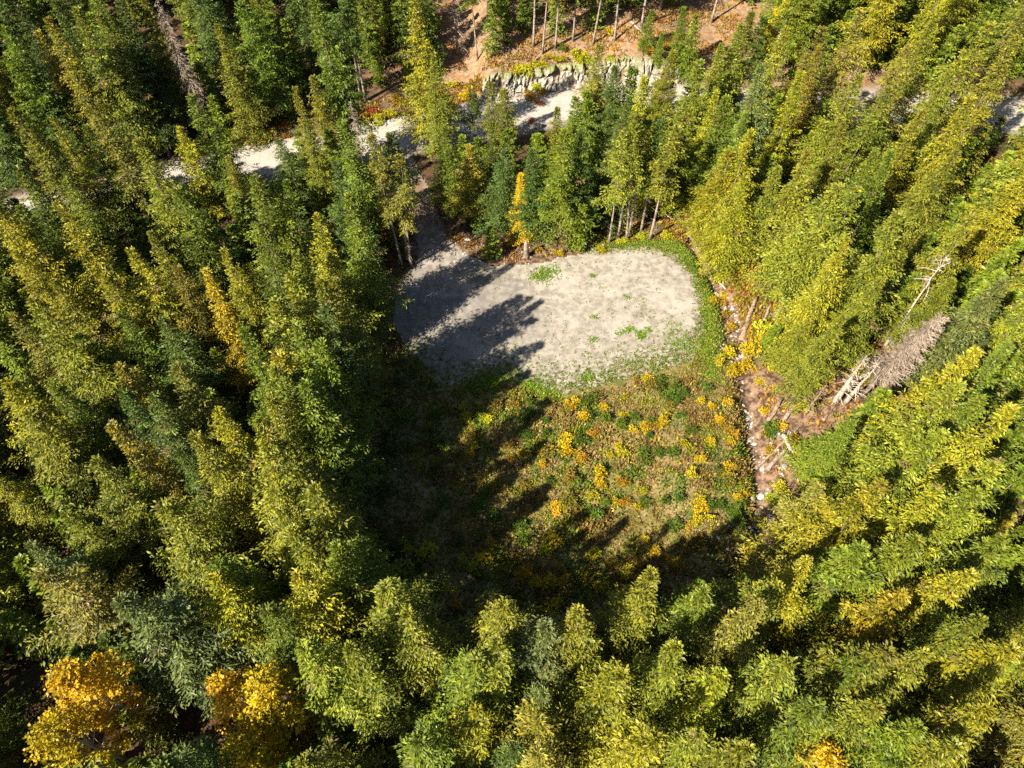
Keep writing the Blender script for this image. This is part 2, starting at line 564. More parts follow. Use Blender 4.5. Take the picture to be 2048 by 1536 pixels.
things = []       # (object, look, image x, image y, category) for the labels


def plant(kind, x, y, z, Ht, c, r, wide=1.0, lean=.03):
    variants = PROTO[kind]
    crown, trunk = variants[int(r.integers(len(variants)))]
    h0 = 9.0 if kind == 'J' else H0
    root = bpy.data.objects.new(KIND[kind][0], None); col.objects.link(root)
    root.empty_display_size = .5
    root.location = (x, y, z - .05)
    s = Ht / h0
    w = s ** .6 * wide * r.uniform(.84, 1.16)
    root.scale = (w, w, s)
    root.rotation_euler = (r.normal(0, lean), r.normal(0, lean), r.uniform(0, 6.28))
    tr = obj('trunk', trunk, root)
    cr = obj('crown', crown, root)
    b = np.array(COLS[c]) * np.exp(r.normal(0, .12)) * np.exp(r.normal(0, .04, 3))
    cr.color = (*b, 1)
    ix, iy = proj(x, y, z + Ht * .62)
    size = 'tall' if Ht > 22.5 else ('short' if Ht < 15 else '')
    look = ' '.join(w_ for w_ in (size, CWORD[c], KIND[kind][2] if kind != 'J' else 'bushy', KIND[kind][1]) if w_)
    things.append((root, look, float(ix), float(iy), 'tree'))
    return root


# tops of the conifers one can tell apart: pixel of the tip, height, kind, colour
TOPS = """
90 38 24 C t;66 62 20 C t;160 15 25 F o;206 32 21 F o;128 2 23 F d;40 8 22 F d;3 62 22 F g;2 120 22 F o;45 112 19 F d;285 -12 22 F o;245 8 22 F d;
238 92 19 F d;278 90 20 F d;420 -8 25 S g;450 94 20 C t;495 -20 25 F g;385 190 18 S g;44 216 23 F o;102 235 18 F y;186 196 22 F b;268 284 22 F o;
300 265 9 J d;350 255 15 S y;415 262 13 S d;455 310 14 C t;25 330 22 F g;66 345 20 F g;122 348 20 S o;165 258 18 F g;
545 -22 24 F o;592 -10 23 F d;642 -14 28 F g;722 -10 23 F d;752 20 21 F d;820 -28 27 F y;975 -30 25 F g;1012 -5 22 P o;
600 176 20 C t;632 148 18 C t;860 106 20 F o;915 98 12 J g;563 280 14 S d;612 245 16 F o;787 316 19 P b;882 255 15 F g;945 190 12 P d;982 168 15 P o;
1015 180 14 P o;985 250 15 F g;942 290 14 F t;1003 300 15 F d;700 235 22 S g;668 330 20 F d;
1210 92 17 F b;1240 136 17 F d;1262 195 18 F d;1113 220 10 J y;1150 196 18 F g;1172 262 18 F d;1045 352 12 C Y;1120 262 19 F o;1236 262 18 S d;1290 230 21 F y;
1340 240 21 S o;1426 190 22 C y;1510 222 20 F g;1496 262 19 F y;1300 150 18 F y;1345 108 16 F o;1392 128 18 F o;1440 88 18 F o;1470 56 20 F o;1500 22 20 F b;
1372 16 10 J g;1292 58 7 J g;1326 54 6 J g;1395 38 11 J g;1455 198 20 F g;1095 300 15 F g;1060 300 16 F d;1185 330 12 F g;
1592 14 20 F y;1642 56 20 S b;1732 22 22 S b;1812 92 22 S b;1870 40 21 F o;1984 36 24 S o;2042 84 24 C t;1640 92 20 C t;1562 60 20 F o;1602 152 20 C y;1704 148 20 F o;
1772 168 20 S o;1902 144 22 S o;1960 190 22 S y;1540 130 20 F u;1690 250 20 F o;1850 220 20 F y;1745 300 20 F g;
1800 310 20 F g;1625 300 20 F o;1560 330 20 F o;1500 355 21 F y;1440 330 14 F y;1380 300 15 S g;1300 300 15 F o;1345 345 11 F y;1670 360 21 F o;1725 380 21 S o;
120 414 24 F y;2 414 22 F y;26 412 20 F g;32 505 20 F y;105 564 17 C t;258 502 20 S y;300 478 18 C t;336 526 17 S t;445 498 18 S y;408 556 21 C T;
30 634 19 F b;66 608 22 F o;228 732 18 F t;366 738 20 F b;498 470 26 F g;520 362 22 F g;548 372 20 F g;688 398 22 F g;606 432 11 J u;642 436 20 F y;
606 498 20 C o;658 506 18 F o;662 566 22 S o;575 556 24 F o;532 612 23 F o;602 640 22 F g;546 702 22 F y;640 690 21 F o;482 672 22 F g;
205 545 18 F y;248 618 18 F g;178 668 16 F g;330 640 18 F d;
246 846 22 C t;390 866 24 F t;178 924 20 F o;436 806 20 F y;305 1004 22 F o;130 1030 16 S o;56 1088 17 F u;130 888 14 F g;300 790 19 F d;250 782 18 F d;
62 826 20 F o;20 768 21 F y;110 776 20 F g;356 912 18 F d;450 1124 20 F g;500 866 26 F o;560 905 24 F o;620 980 22 F o;660 1082 20 F g;545 800 22 F o;
604 775 22 F g;560 1018 20 F o;80 1148 20 S b;250 1196 23 F u;420 1152 20 F y;576 1080 20 F o;602 1140 22 F y;532 1236 20 F g;612 1306 24 F o;
692 1296 22 F o;755 1148 20 S o;830 1238 22 F o;1000 1204 20 S o;990 1322 22 F o;925 1306 20 F g;1094 1222 20 F u;1152 1210 22 F o;1302 1168 22 F o;
1086 1368 17 F u;1080 1432 18 S t;948 1440 18 S y;820 1474 20 S g;1006 1482 17 S d;1232 1322 22 F y;1356 1280 22 F o;1420 1330 20 F y;1426 1160 20 F o;
1490 1156 12 S o;1512 1212 22 F b;1395 1450 20 S o;1266 1462 22 F y;1460 1484 20 F o;1092 1500 20 S b;1590 1320 22 F o;1692 1310 20 F g;1800 1194 19 S T;
1780 1288 23 F o;1860 1316 21 F o;1960 1244 20 F g;2006 1266 20 F y;1992 1420 22 F y;1640 1420 20 S g;1740 1424 20 F o;1820 1448 20 F g;1885 1484 20 F o;
1762 984 22 F y;1672 974 20 S b;1882 968 22 F y;1962 1012 21 F o;1742 1090 20 F g;1602 1128 14 S t;2026 834 24 S y;1622 858 18 F y;1700 836 18 F g;1572 690 14 F d;
1560 1150 20 F o;1650 1150 20 F y;1840 1090 20 F o;1930 1120 20 F y;2020 1080 20 F g;1990 930 22 F o;
1505 470 17 F y;1560 560 19 F o;1450 400 11 F y;1610 640 20 F o;1680 620 21 F o;1760 560 22 F o;1840 620 22 F y;1900 560 22 F o;2000 560 23 F u;2030 700 23 F g;1930 700 22 F y;
1960 800 22 F g;1900 760 22 F o;1860 850 22 F o;1600 480 20 F o;1700 470 21 F y;1830 430 22 F o;1950 430 23 F o
"""

CLEAR = [
    [(835, 470), (880, 470), (935, 515), (1050, 530), (1190, 500), (1290, 490), (1350, 500), (1395, 540), (1415, 600), (1440, 700), (1490, 800), (1500, 950), (1515, 1090),
     (1400, 1150), (1180, 1180), (1000, 1200), (880, 1230), (840, 1210), (780, 1100), (770, 1000), (795, 800), (800, 690), (785, 600), (830, 540)],
    [(806, 335), (835, 350), (885, 450), (835, 470)],
    [(478, 300), (595, 285), (565, 345), (490, 348)], [(330, 350), (378, 338), (366, 366), (335, 372)], [(200, 395), (262, 385), (268, 450), (210, 432)],
    [(700, 255), (815, 232), (800, 320), (760, 320)], [(922, 230), (962, 208), (935, 285)], [(1045, 215), (1165, 178), (1168, 202), (1080, 275), (1062, 240)],
    [(950, 130), (1080, 90), (1290, 30), (1420, 0), (1520, 10), (1390, 100), (1250, 130), (1170, 185), (1040, 215), (955, 200)],
    [(1445, 540), (1530, 585), (1490, 690), (1450, 640)],
    [(1485, 735), (1530, 740), (1565, 790), (1690, 740), (1740, 690), (1800, 690), (1650, 850), (1600, 880), (1590, 960), (1545, 1100), (1520, 1100)],
    [(690, 215), (960, 150), (960, 215), (815, 240), (690, 255)],
    [(2006, 165), (2060, 155), (2060, 262), (2006, 252)],
    [(1190, 440), (1365, 425), (1380, 500), (1190, 500)],
    [(1020, 470), (1090, 470), (1090, 520), (1020, 520)],
    [(640, 890), (700, 860), (720, 950), (650, 970)], [(70, 1340), (180, 1340), (200, 1536), (50, 1536)], [(400, 1370), (560, 1350), (600, 1520), (420, 1536)],
    [(300, 20), (350, 20), (395, 230), (340, 180)], [(890, 0), (930, 0), (930, 90), (890, 90)],
    [(1690, 760), (1850, 610), (1900, 640), (1760, 740)],
]
HARD = [CLEAR[0], CLEAR[9], CLEAR[10], CLEAR[13], CLEAR[19]]


_f = np.array([0, .15, .3, .45, .6, .75, .9, 1.0])


def blocked(x, y, z, Ht, rad, polys=CLEAR):
    w = np.where(_f > .12, rad * (1 - _f), .3)
    X = x + np.array([-1, 0, 1])[:, None] * w[None]
    ix, iy = proj(X, np.full_like(X, y), z + _f[None] * Ht + 0 * X)
    return any(inside(ix, iy, poly).any() for poly in polys)


placed = []
for rec in TOPS.replace('\n', '').split(';'):
    p = rec.split()
    if len(p) < 5:
        continue
    px, py, Ht = float(p[0]), float(p[1]), float(p[2])
    x, y, z = gpt(px, py, Ht)
    for _ in range(4):
        if Ht > 9 and px > 1150 and blocked(x, y, z, Ht, 2.0, HARD):
            Ht *= .85
            x, y, z = gpt(px, py, Ht)
    if abs(y - float(road_y(x))) * .93 < 5.2:
        continue
    if px > 1150 and py > 420 and blocked(x, y, z, Ht, 1.6, HARD) and not (py > 1100):
        continue
    placed.append([x, y, z, Ht, p[3], p[4]])
# trees standing where their foot can be seen: foot pixel, height, kind, colour
FEET = """1067 92 21 P o;1085 107 21 P y;1111 95 22 P y;1146 82 21 P o;1186 87 23 P g;1229 82 25 P o;1281 62 26 P y;1422 45 24 P o;1320 20 24 P g;
955 120 20 P g;1218 486 19 P o;1236 478 21 P o;1253 480 20 P o;1300 478 20 P o;1258 470 19 P g;1282 462 19 P d;1405 505 17 P y;1428 495 18 P y;730 835 24 F o;716 850 22 P d;
652 962 23 P o;676 930 21 P d;700 945 23 P g;804 532 22 P b;816 524 21 P d;680 240 21 P g;722 205 22 P d;732 203 20 P d"""
for rec in FEET.replace('\n', '').split(';'):
    p = rec.split()
    x, y, z = gpt(float(p[0]), float(p[1]), 0)
    placed.append([x, y, z, float(p[2]), p[3], p[4]])

n_hand = len(placed)
PX = np.array([p[0] for p in placed]); PY = np.array([p[1] for p in placed])
frng = np.random.default_rng(23)
cand = []
ringed = []


def on_open(x, y):
    d = abs(y - float(road_y(x))) * .93
    return d < 6.2 or inside(x, y, PAD) or inside(x, y, FIELD) or float(seg_dist(x, y, DRIVE)) < 4.2 or float(seg_dist(x, y, CREEK)) < 2.6


outside_trees = []
under = []
tries = 0
fx, fy = list(PX), list(PY)
while tries < 14000:
    tries += 1
    x = frng.uniform(-150, 150); y = frng.uniform(-22, 178)
    Ht = min(25, max(11, frng.normal(20, 3)))
    if np.hypot(np.array(fx) - x, np.array(fy) - y).min() < 5.2:
        continue
    z = float(hgt(x, y))
    bx, by = proj(x, y, z); tx, ty = proj(x, y, z + Ht)
    def infr(a, b, m):
        return -m < a < W + m and -m < b < Hh + m
    vis = infr(bx, by, 10) or infr(tx, ty, 40)
    near = infr(bx, by, 520) or infr(tx, ty, 520)
    if not near:
        continue
    dist = math.hypot(x, y)
    sp = 5.7 + .024 * max(0, dist - 30)
    if not vis:
        sp = 6.8
    q = np.hypot(np.array(fx) - x, np.array(fy) - y).min()
    if q < sp:
        continue
    if on_open(x, y):
        continue
    if vis and -34 < x < 14 and y < 80 and float(seg_dist(x, y, FIELD + FIELD[:1])) < 10:
        continue
    if vis and blocked(x, y, z, Ht, 4.0):
        Ht = frng.uniform(8, 13)
        if blocked(x, y, z, Ht, 3.0):
            continue
    fx.append(x); fy.append(y)
    if not vis:
        outside_trees.append((x, y, z, Ht))
        continue
    if len(cand) + n_hand >= 345:
        under.append((x, y, z, Ht))
        continue
    u = frng.uniform()
    if tx > 1350 and ty < 1050:
        c = 'y' if u < .3 else 'o' if u < .72 else 'b' if u < .84 else 'g' if u < .93 else 't'
    elif tx > 1150:
        c = 'y' if u < .28 else 'o' if u < .7 else 'g' if u < .9 else 'b'
    else:
        c = 'o' if u < .36 else 'g' if u < .62 else 'd' if u < .8 else 'y' if u < .9 else 'b'
    k = frng.choice(['F', 'F', 'F', 'S', 'C']) if Ht > 13.5 else 'J'
    cand.append([x, y, z, Ht, k, c])
trng = np.random.default_rng(5)
for (x, y, z, Ht, k, c) in placed + cand:
    plant(k, x, y, z, Ht, c, trng)
print('conifers', n_hand, len(cand), 'outside', len(outside_trees))

# lower trees in the gaps between the crowns
ux, uy = list(fx), list(fy)
t_ = 0
while t_ < 7000:
    t_ += 1
    x = frng.uniform(-130, 130); y = frng.uniform(-15, 165)
    if np.hypot(np.array(ux) - x, np.array(uy) - y).min() < 2.9:
        continue
    z = float(hgt(x, y)); Ht = frng.uniform(5, 12)
    bx, by = proj(x, y, z)
    if not (-60 < bx < W + 60 and -60 < by < Hh + 120) or on_open(x, y) or blocked(x, y, z, Ht, 2.8) or (-34 < x < 14 and y < 80 and float(seg_dist(x, y, FIELD + FIELD[:1])) < 5):
        continue
    ux.append(x); uy.append(y); under.append((x, y, z, Ht))


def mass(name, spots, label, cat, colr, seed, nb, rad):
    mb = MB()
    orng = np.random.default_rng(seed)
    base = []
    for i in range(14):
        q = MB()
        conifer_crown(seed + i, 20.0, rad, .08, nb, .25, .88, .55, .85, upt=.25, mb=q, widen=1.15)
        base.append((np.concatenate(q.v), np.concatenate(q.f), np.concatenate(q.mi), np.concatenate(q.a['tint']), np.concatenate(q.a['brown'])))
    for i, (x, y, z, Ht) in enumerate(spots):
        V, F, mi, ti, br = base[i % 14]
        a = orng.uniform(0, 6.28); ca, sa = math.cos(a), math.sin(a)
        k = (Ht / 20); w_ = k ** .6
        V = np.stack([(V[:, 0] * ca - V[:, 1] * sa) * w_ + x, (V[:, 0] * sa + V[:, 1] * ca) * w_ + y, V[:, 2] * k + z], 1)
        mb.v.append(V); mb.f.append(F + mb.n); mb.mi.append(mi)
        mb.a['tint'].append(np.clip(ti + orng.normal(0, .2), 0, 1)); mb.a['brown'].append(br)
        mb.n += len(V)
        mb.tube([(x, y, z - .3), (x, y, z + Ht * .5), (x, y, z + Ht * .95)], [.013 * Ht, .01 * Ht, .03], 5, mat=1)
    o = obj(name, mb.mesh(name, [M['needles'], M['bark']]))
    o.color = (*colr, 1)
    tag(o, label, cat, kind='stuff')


mass('surrounding_forest', outside_trees, 'unbroken conifer woods going on all round beyond the clearing', 'forest', COLS['o'], 900, 90, 4.6)
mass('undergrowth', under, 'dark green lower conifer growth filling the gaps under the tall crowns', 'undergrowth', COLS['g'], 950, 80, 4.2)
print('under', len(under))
# ------------------------------------------------------------------ ground sheet
gx = np.concatenate([np.linspace(-1200, -140, 18)[:-1], np.arange(-140, 145.1, 1.1), np.linspace(146, 1200, 18)[1:]])
gy = np.concatenate([np.linspace(-1000, -24, 14)[:-1], np.arange(-24, 182.1, 1.1), np.linspace(183, 1400, 20)[1:]])
GX, GY = np.meshgrid(gx, gy)
GZ = hgt(GX, GY)
sub = np.where(inside(GX, GY, PAD), 0.0, 0.0)
mb = MB(('field', 'hill', 'creek', 'shoulder'))
dfield = np.where(inside(GX, GY, FIELD), 1.0, sstep(5, 0, seg_dist(GX, GY, FIELD + FIELD[:1]) + 1.5 * noise(GX, GY, 5)))
droad = (GY - road_y(GX)) * .93
hill = sstep(4, 9, droad + 1.5 * noise(GX, GY, 6)) * sstep(-30, -10, GX + 4 * noise(GX, GY, 9)) * (1 - sstep(60, 85, GX))
cr = sstep(2.6, .9, seg_dist(GX, GY, CREEK) + .8 * noise(GX, GY, 3))
logs_area = [gpt(*p)[:2] for p in [(1500, 760), (1560, 780), (1700, 760), (1790, 690), (1830, 700), (1700, 830), (1600, 890), (1590, 960), (1560, 1010), (1510, 960)]]
cr = np.maximum(cr, .9 * sstep(3, 0, np.where(inside(GX, GY, logs_area), 0, seg_dist(GX, GY, logs_area + logs_area[:1])) + noise(GX, GY, 4)))
padtop = sstep(5.5, 1, seg_dist(GX, GY, PAD + PAD[:1]) + 1.5 * noise(GX, GY, 4)) * sstep(60, 72, GY)
cr = np.maximum(cr, .85 * padtop)
shoulder = sstep(7.0, 4.6, np.abs(droad) + .8 * noise(GX, GY, 4)) * .8
mb.grid(np.stack([GX, GY, GZ], -1), field=dfield * (1 - cr), hill=hill, creek=cr, shoulder=shoulder)
o = obj('ground', mb.mesh('ground', [M['ground']], True)); tag(o, kind='structure')


def sheet(name, test, box, step, dz, mat, **attrs):
    x0, x1, y0, y1 = box
    xs = np.arange(x0, x1, step); ys = np.arange(y0, y1, step)
    A, B = np.meshgrid(xs, ys)
    ok = test(A, B)
    names = tuple(attrs)
    mb = MB(names)
    cells = ok[:-1, :-1] & ok[1:, 1:] & ok[1:, :-1] & ok[:-1, 1:]
    i, j = np.nonzero(cells)
    Z = hgt(A, B) + dz
    Pt = np.stack([A, B, Z], -1)
    Q = np.stack([Pt[i, j], Pt[i, j + 1], Pt[i + 1, j + 1], Pt[i + 1, j]], 1)
    mb.quads(Q)
    for k, fn in attrs.items():
        v = fn(A, B)
        mb.a[k] = [np.stack([v[i, j], v[i, j + 1], v[i + 1, j + 1], v[i + 1, j]], 1).reshape(-1)]
    o = obj(name, mb.mesh(name, [mat], False))
    return tag(o, kind='structure')


def line(*pts):
    return [flat(*p) for p in pts]


RUTS = [line((842, 430), (862, 480), (900, 540), (960, 600), (1010, 640)), line((858, 430), (880, 480), (930, 530), (990, 560), (1040, 570)),
        line((840, 450), (850, 520), (830, 590), (820, 640)), line((852, 470), (868, 550), (870, 620), (880, 690)), line((850, 500), (900, 590), (940, 660)),
        line((846, 440), (845, 500), (800, 590))]


def rut(A, B):
    v = np.zeros_like(A)
    for l in RUTS:
        d = seg_dist(A + .5 * noise(A, B, 6), B, l)
        v = np.maximum(v, sstep(.55, .1, np.abs(d - .75)) * .9)
    wide = sstep(9, 2, np.minimum(seg_dist(A, B, RUTS[0]), seg_dist(A, B, RUTS[3]))) * .75
    v = np.maximum(v, wide * (.75 + .25 * noise(A, B, 3)))
    return v * sstep(0, .3, v)


def weedy(A, B):
    e = seg_dist(A, B, PAD + PAD[:1])
    low = sstep(8.5, 1.0, seg_dist(A, B, line((830, 735), (900, 790), (1000, 765), (1130, 800), (1260, 765), (1400, 720))) + 2.0 * noise(A, B, 5))
    return np.clip(low * .9 + sstep(2.5, .3, e + noise(A, B, 3)) * sstep(8, 14, A) + .35 * sstep(.25, .6, noise(A, B, 5, 4)), 0, 1)


pa = np.array(PAD)
box = (pa[:, 0].min() - 2, pa[:, 0].max() + 2, pa[:, 1].min() - 2, pa[:, 1].max() + 2)
sheet('gravel_pad', lambda A, B: inside(A + .55 * noise(A, B, 2.2) + .25 * noise(A, B, .8, 5), B + .55 * noise(A, B, 2.0, 7) + .25 * noise(A, B, .7, 3), PAD), box, .32, .035, M['pad'], rut=rut, weedy=weedy)


def road_rut(A, B):
    d = (B - road_y(A)) * .93
    v = np.maximum(sstep(.30, .05, np.abs(d - 2.55)), sstep(.25, .05, np.abs(d - 3.25)) * .7)
    v = np.maximum(v, .35 * sstep(2.5, 3.6, d))
    v = np.maximum(v, .25 * sstep(.5, .1, np.abs(np.abs(d + .6) - .95) + .1 * noise(A, B, 5)))
    return v


sheet('gravel_road', lambda A, B: np.abs((B - road_y(A)) * .93 + .35 * noise(A, B, 4) + .12 * noise(A, B, 1, 6)) < 4.3, (-240, 240, 25, 128), .45, .035, M['road'], rut=road_rut)
sheet('driveway', lambda A, B: (seg_dist(A, B, DRIVE) + .3 * noise(A, B, 3) + .1 * noise(A, B, .8, 4) < 2.3 + sstep(84, 70, B) * 1.5) & ((B - road_y(A)) * .93 < -3.6), (-34, 0, 66, 108), .32, .055, M['drive'],
      rut=lambda A, B: sstep(76, 86, B) * sstep(100, 92, B) * (.6 + .4 * noise(A, B, 3)))

# ------------------------------------------------------------------ rock cut above the road
rr = np.random.default_rng(31)
nu, nv = 170, 30
uu = np.linspace(-6.5, 33, nu); vv = np.linspace(0, 1, nv)
U, V = np.meshgrid(uu, vv)
sx = rr.uniform(-8, 35, 150); sv = rr.uniform(-.1, 1.1, 150); so = rr.uniform(0, .8, 150); st = rr.normal(0, .25, (150, 2))
D = (U[..., None] - sx) ** 2 * 1.6 + ((V[..., None] - sv) * 5.0) ** 2 * .35
cid = D.argmin(-1)
offs = so[cid] + st[cid, 0] * (U - sx[cid]) + st[cid, 1] * (V - sv[cid]) * 3
D2 = np.sort(D, -1)
crack = sstep(.30, .0, np.sqrt(D2[..., 1]) - np.sqrt(D2[..., 0]))
offs = offs - .45 * crack + rr.normal(0, .04, U.shape)
edge = sstep(-6.5, -4.5, U) * (1 - sstep(29, 33, U)) * sstep(0, .12, V + .0) * (1 - sstep(.86, 1, V))
dd = 4.75 + 3.3 * V ** 1.2
yy = road_y(U) + dd / .93
zz = hgt(U, yy)
P = np.stack([U + rr.normal(0, .05, U.shape), yy - (.25 + offs * 1.25) * edge + .25 * (1 - edge), zz + (.05 + .40 * offs) * edge - .35 * (1 - edge)], -1)
mb = MB(('moss',))
mb.grid(P, moss=np.clip(sstep(.55, .95, V + .3 * noise(U, V * 4, 2.5)) * .8, 0, 1))
o = obj('rock_outcrop', mb.mesh('rock_outcrop', [M['rock']], False))
tag(o, 'long pale cracked rock face cut into the slope above the gravel road', 'rock face')

# ------------------------------------------------------------------ standing dead trees
snag_i = [0]


def two_points(foot, tip, Ht):
    fx_, fy_, fz_ = gpt(foot[0], foot[1], 0)
    d = ray(*tip)
    t = (fz_ + Ht - CAM_Z) / d[2]
    return np.array([fx_, fy_, fz_]), np.array([d[0] * t, d[1] * t, fz_ + Ht])


def snag(label, foot=None, tip=None, Ht=20, r0=.24, mat='dead_wood', nb=90, twigs=6, Rad=1.8, lo=.2, hi=.97, droop=.25):
    snag_i[0] += 1
    s = snag_i[0]
    if foot is None:
        x, y, z = gpt(tip[0], tip[1], Ht)
        a = np.array([x, y, z]); b = np.array([x, y, z + Ht])
    elif tip is None:
        x, y, z = gpt(*foot)
        a = np.array([x, y, z]); b = np.array([x, y, z + Ht])
    else:
        a, b = two_points(foot, tip, Ht)
    root = bpy.data.objects.new('dead_tree', None); col.objects.link(root)
    root.location = a - np.array([0, 0, .05])
    dv = Vector(b - a)
    root.rotation_mode = 'QUATERNION'
    root.rotation_quaternion = Vector((0, 0, 1)).rotation_difference(dv.normalized())
    L = dv.length
    obj('trunk', trunk_mesh(700 + s, L, r0, top=.985, stubs=10, stub_to=.8, mat=mat), root)
    if nb:
        obj('dead_limbs', snag_branches(800 + s, L, Rad, lo, hi, nb, twigs, mat, droop), root)
    tag(root, label, 'dead tree', 'standing dead trees')
    return root


snag('grey dead conifer with dense bare twigs at the upper left, west of the road', tip=(308, -12), Ht=24, nb=330, twigs=12, Rad=2.7, lo=.12, droop=.4)
snag('bare grey dead conifer with drooping limbs behind a young fir above the road', foot=(915, 106), Ht=21, nb=170, twigs=7, Rad=3.0, lo=.06, droop=.35)
snag('thick bleached dead trunk with short stubs, western of two pale trunks behind the fallen logs', foot=(1672, 801), tip=(1736, 708), Ht=12.5, r0=.42, mat='bleached_wood', nb=60, twigs=3, Rad=2.1, lo=.1)
snag('slimmer bleached dead trunk standing beside the thick stubby one behind the fallen logs', foot=(1692, 804), tip=(1759, 716), Ht=12.5, r0=.30, mat='bleached_wood', nb=26, twigs=3, Rad=1.6, lo=.2)
snag('brown dead conifer leaning away with dense fine twigs beyond the bleached trunks', foot=(1722, 792), tip=(1892, 628), Ht=21, r0=.28, nb=420, twigs=14, Rad=2.7, lo=.28, droop=-.25)
snag('dark slender dead stem standing between the fallen logs and the bleached trunks', foot=(1611, 826), tip=(1654, 764), Ht=8, r0=.22, mat='log_wood', nb=24, twigs=4, Rad=1.5)
snag('short pale snag with a spiky foot, east of the dark gap beyond the logs', foot=(1748, 878), tip=(1789, 827), Ht=7, r0=.3, mat='bleached_wood', nb=26, twigs=4, Rad=1.6, lo=.02, hi=.6)
snag('tall white snag with one-sided bare limbs amid the eastern woods', foot=(1674, 530), tip=(1724, 440), Ht=15, r0=.27, mat='bleached_wood', nb=44, twigs=4, Rad=2.3, lo=.02, hi=.7)
snag('thin whitish dead stem beside the leaning brown dead conifer', foot=(1782, 690), tip=(1824, 628), Ht=9, r0=.2, mat='bleached_wood', nb=10, twigs=2, Rad=1.0)
snag('bare pale trunk in the upper right corner of the woods', foot=(2008, 40), tip=(2034, -16), Ht=10, r0=.26, mat='bleached_wood', nb=8, twigs=2, Rad=.9)
snag('reddish dead spire standing where the driveway meets the road', tip=(698, 193), Ht=22, r0=.2, nb=120, twigs=6, Rad=1.5, lo=.6, droop=.3)
snag('grey twisted dead branches showing in the crowns east of the creek', tip=(1898, 505), Ht=17, r0=.22, mat='bleached_wood', nb=22, twigs=5, Rad=2.8, lo=.7)
snag('thin dead pole beside the big drooping spruce in the eastern woods', tip=(1852, 838), Ht=16, r0=.2, mat='bleached_wood', nb=24, twigs=4, Rad=1.8, lo=.5)

# broken stump at the top of the pad
x, y, z = gpt(1053, 514)
mb = MB()
hh = np.linspace(0, 1, 6)
mb.tube(np.stack([x - .12 * hh, y + .1 * hh, z - .1 + 3.2 * hh], 1), [.62, .42, .38, .36, .3, .14], 9)
mb.tube([(x, y, z + .2), (x + .7, y - .1, z + .05), (x + 1.2, y, z - .05)], [.25, .14, .05], 5)
mb.tube([(x, y, z + .2), (x - .6, y - .3, z + .05), (x - 1.0, y - .5, z - .05)], [.25, .12, .05], 5)
tag(obj('broken_stump', mb.mesh('broken_stump', [M['dead_wood']], True)), 'grey broken stump at the far edge of the gravel pad under the golden cedar', 'stump')

# ------------------------------------------------------------------ fallen logs
LOGS = [((1480, 684), (1511, 598), .40, 'log_wood', 'thick brown log lying across the rocks east of the gravel pad'),
        ((1519, 660), (1541, 610), .24, 'dead_wood', 'thin log among the yellow bushes beside the thick brown log'),
        ((1547, 645), (1564, 610), .20, 'dead_wood', 'short dark log lying deepest in the yellow bushes by the thick brown log'),
        ((1512, 882), (1561, 800), .36, 'log_wood', 'thick fallen log slanting up from the creek, western one of the crossed pair'),
        ((1557, 852), (1597, 807), .30, 'dead_wood', 'pale fallen log lying just east of the thick slanting one over the creek'),
        ((1509, 942), (1572, 880), .20, 'log_wood', 'long thin dark log bridging the creek below the crossed pair'),
        ((1531, 944), (1569, 903), .30, 'dead_wood', 'short stout log beside the long thin dark one over the creek'),
        ((1484, 941), (1512, 944), .14, 'log_wood', 'small dark pole poking out of the field into the creek'),
        ((1566, 870), (1580, 905), .28, 'bleached_wood', 'pale forked log lying across the litter between the log groups'),
        ((1432, 556), (1451, 580), .15, 'bleached_wood', 'thin white stick over the dark gully east of the pad corner'),
        ((1321, 424), (1346, 441), .16, 'bleached_wood', 'bleached fallen branch behind the bare trunks at the far edge of the pad'),
        ((1262, 45), (1290, 72), .14, 'bleached_wood', 'grey fallen pole on the open slope'),
        ((1645, 842), (1668, 812), .2, 'log_wood', 'dark log lying at the foot of the two bleached trunks')]
for i, (a, b, r0, mt, lab) in enumerate(LOGS):
    lr = np.random.default_rng(400 + i)
    A = np.array(gpt(*a)); B = np.array(gpt(*b))
    k = 9
    t = np.linspace(0, 1, k)[:, None]
    Pt = A + (B - A) * t
    zline = np.maximum.accumulate(hgt(Pt[:, 0], Pt[:, 1]))
    zlin = np.interp(np.linspace(0, 1, k), [0, 1], [float(hgt(*A[:2])), float(hgt(*B[:2]))])
    up = (hgt(Pt[:, 0], Pt[:, 1]) - zlin).max()
    Pt[:, 2] = zlin + max(0, up) * .8 + r0 * .8
    Pt[:, :2] += lr.normal(0, .05, (k, 2))
    root = bpy.data.objects.new('fallen_log', None); col.objects.link(root); root.location = A
    mb = MB()
    mb.tube(Pt - A, np.linspace(r0, r0 * .62, k) * (1 + lr.normal(0, .04, k)), 9)
    obj('stem', mb.mesh('stem', [M[mt]], True), root)
    mb = MB()
    for j in range(5 if r0 > .18 else 3):
        q = (Pt - A)[int(lr.integers(2, k - 1))]
        d = np.array([lr.normal(), lr.normal(), abs(lr.normal(.6, .4))]); d /= np.linalg.norm(d)
        l = lr.uniform(.5, 1.4)
        mb.tube([q, q + d * l * .6, q + d * l], [.06, .04, .015], 4, cap=False)
    obj('branch_stubs', mb.mesh('branch_stubs', [M[mt]], True), root)
    tag(root, lab, 'log', 'fallen logs')


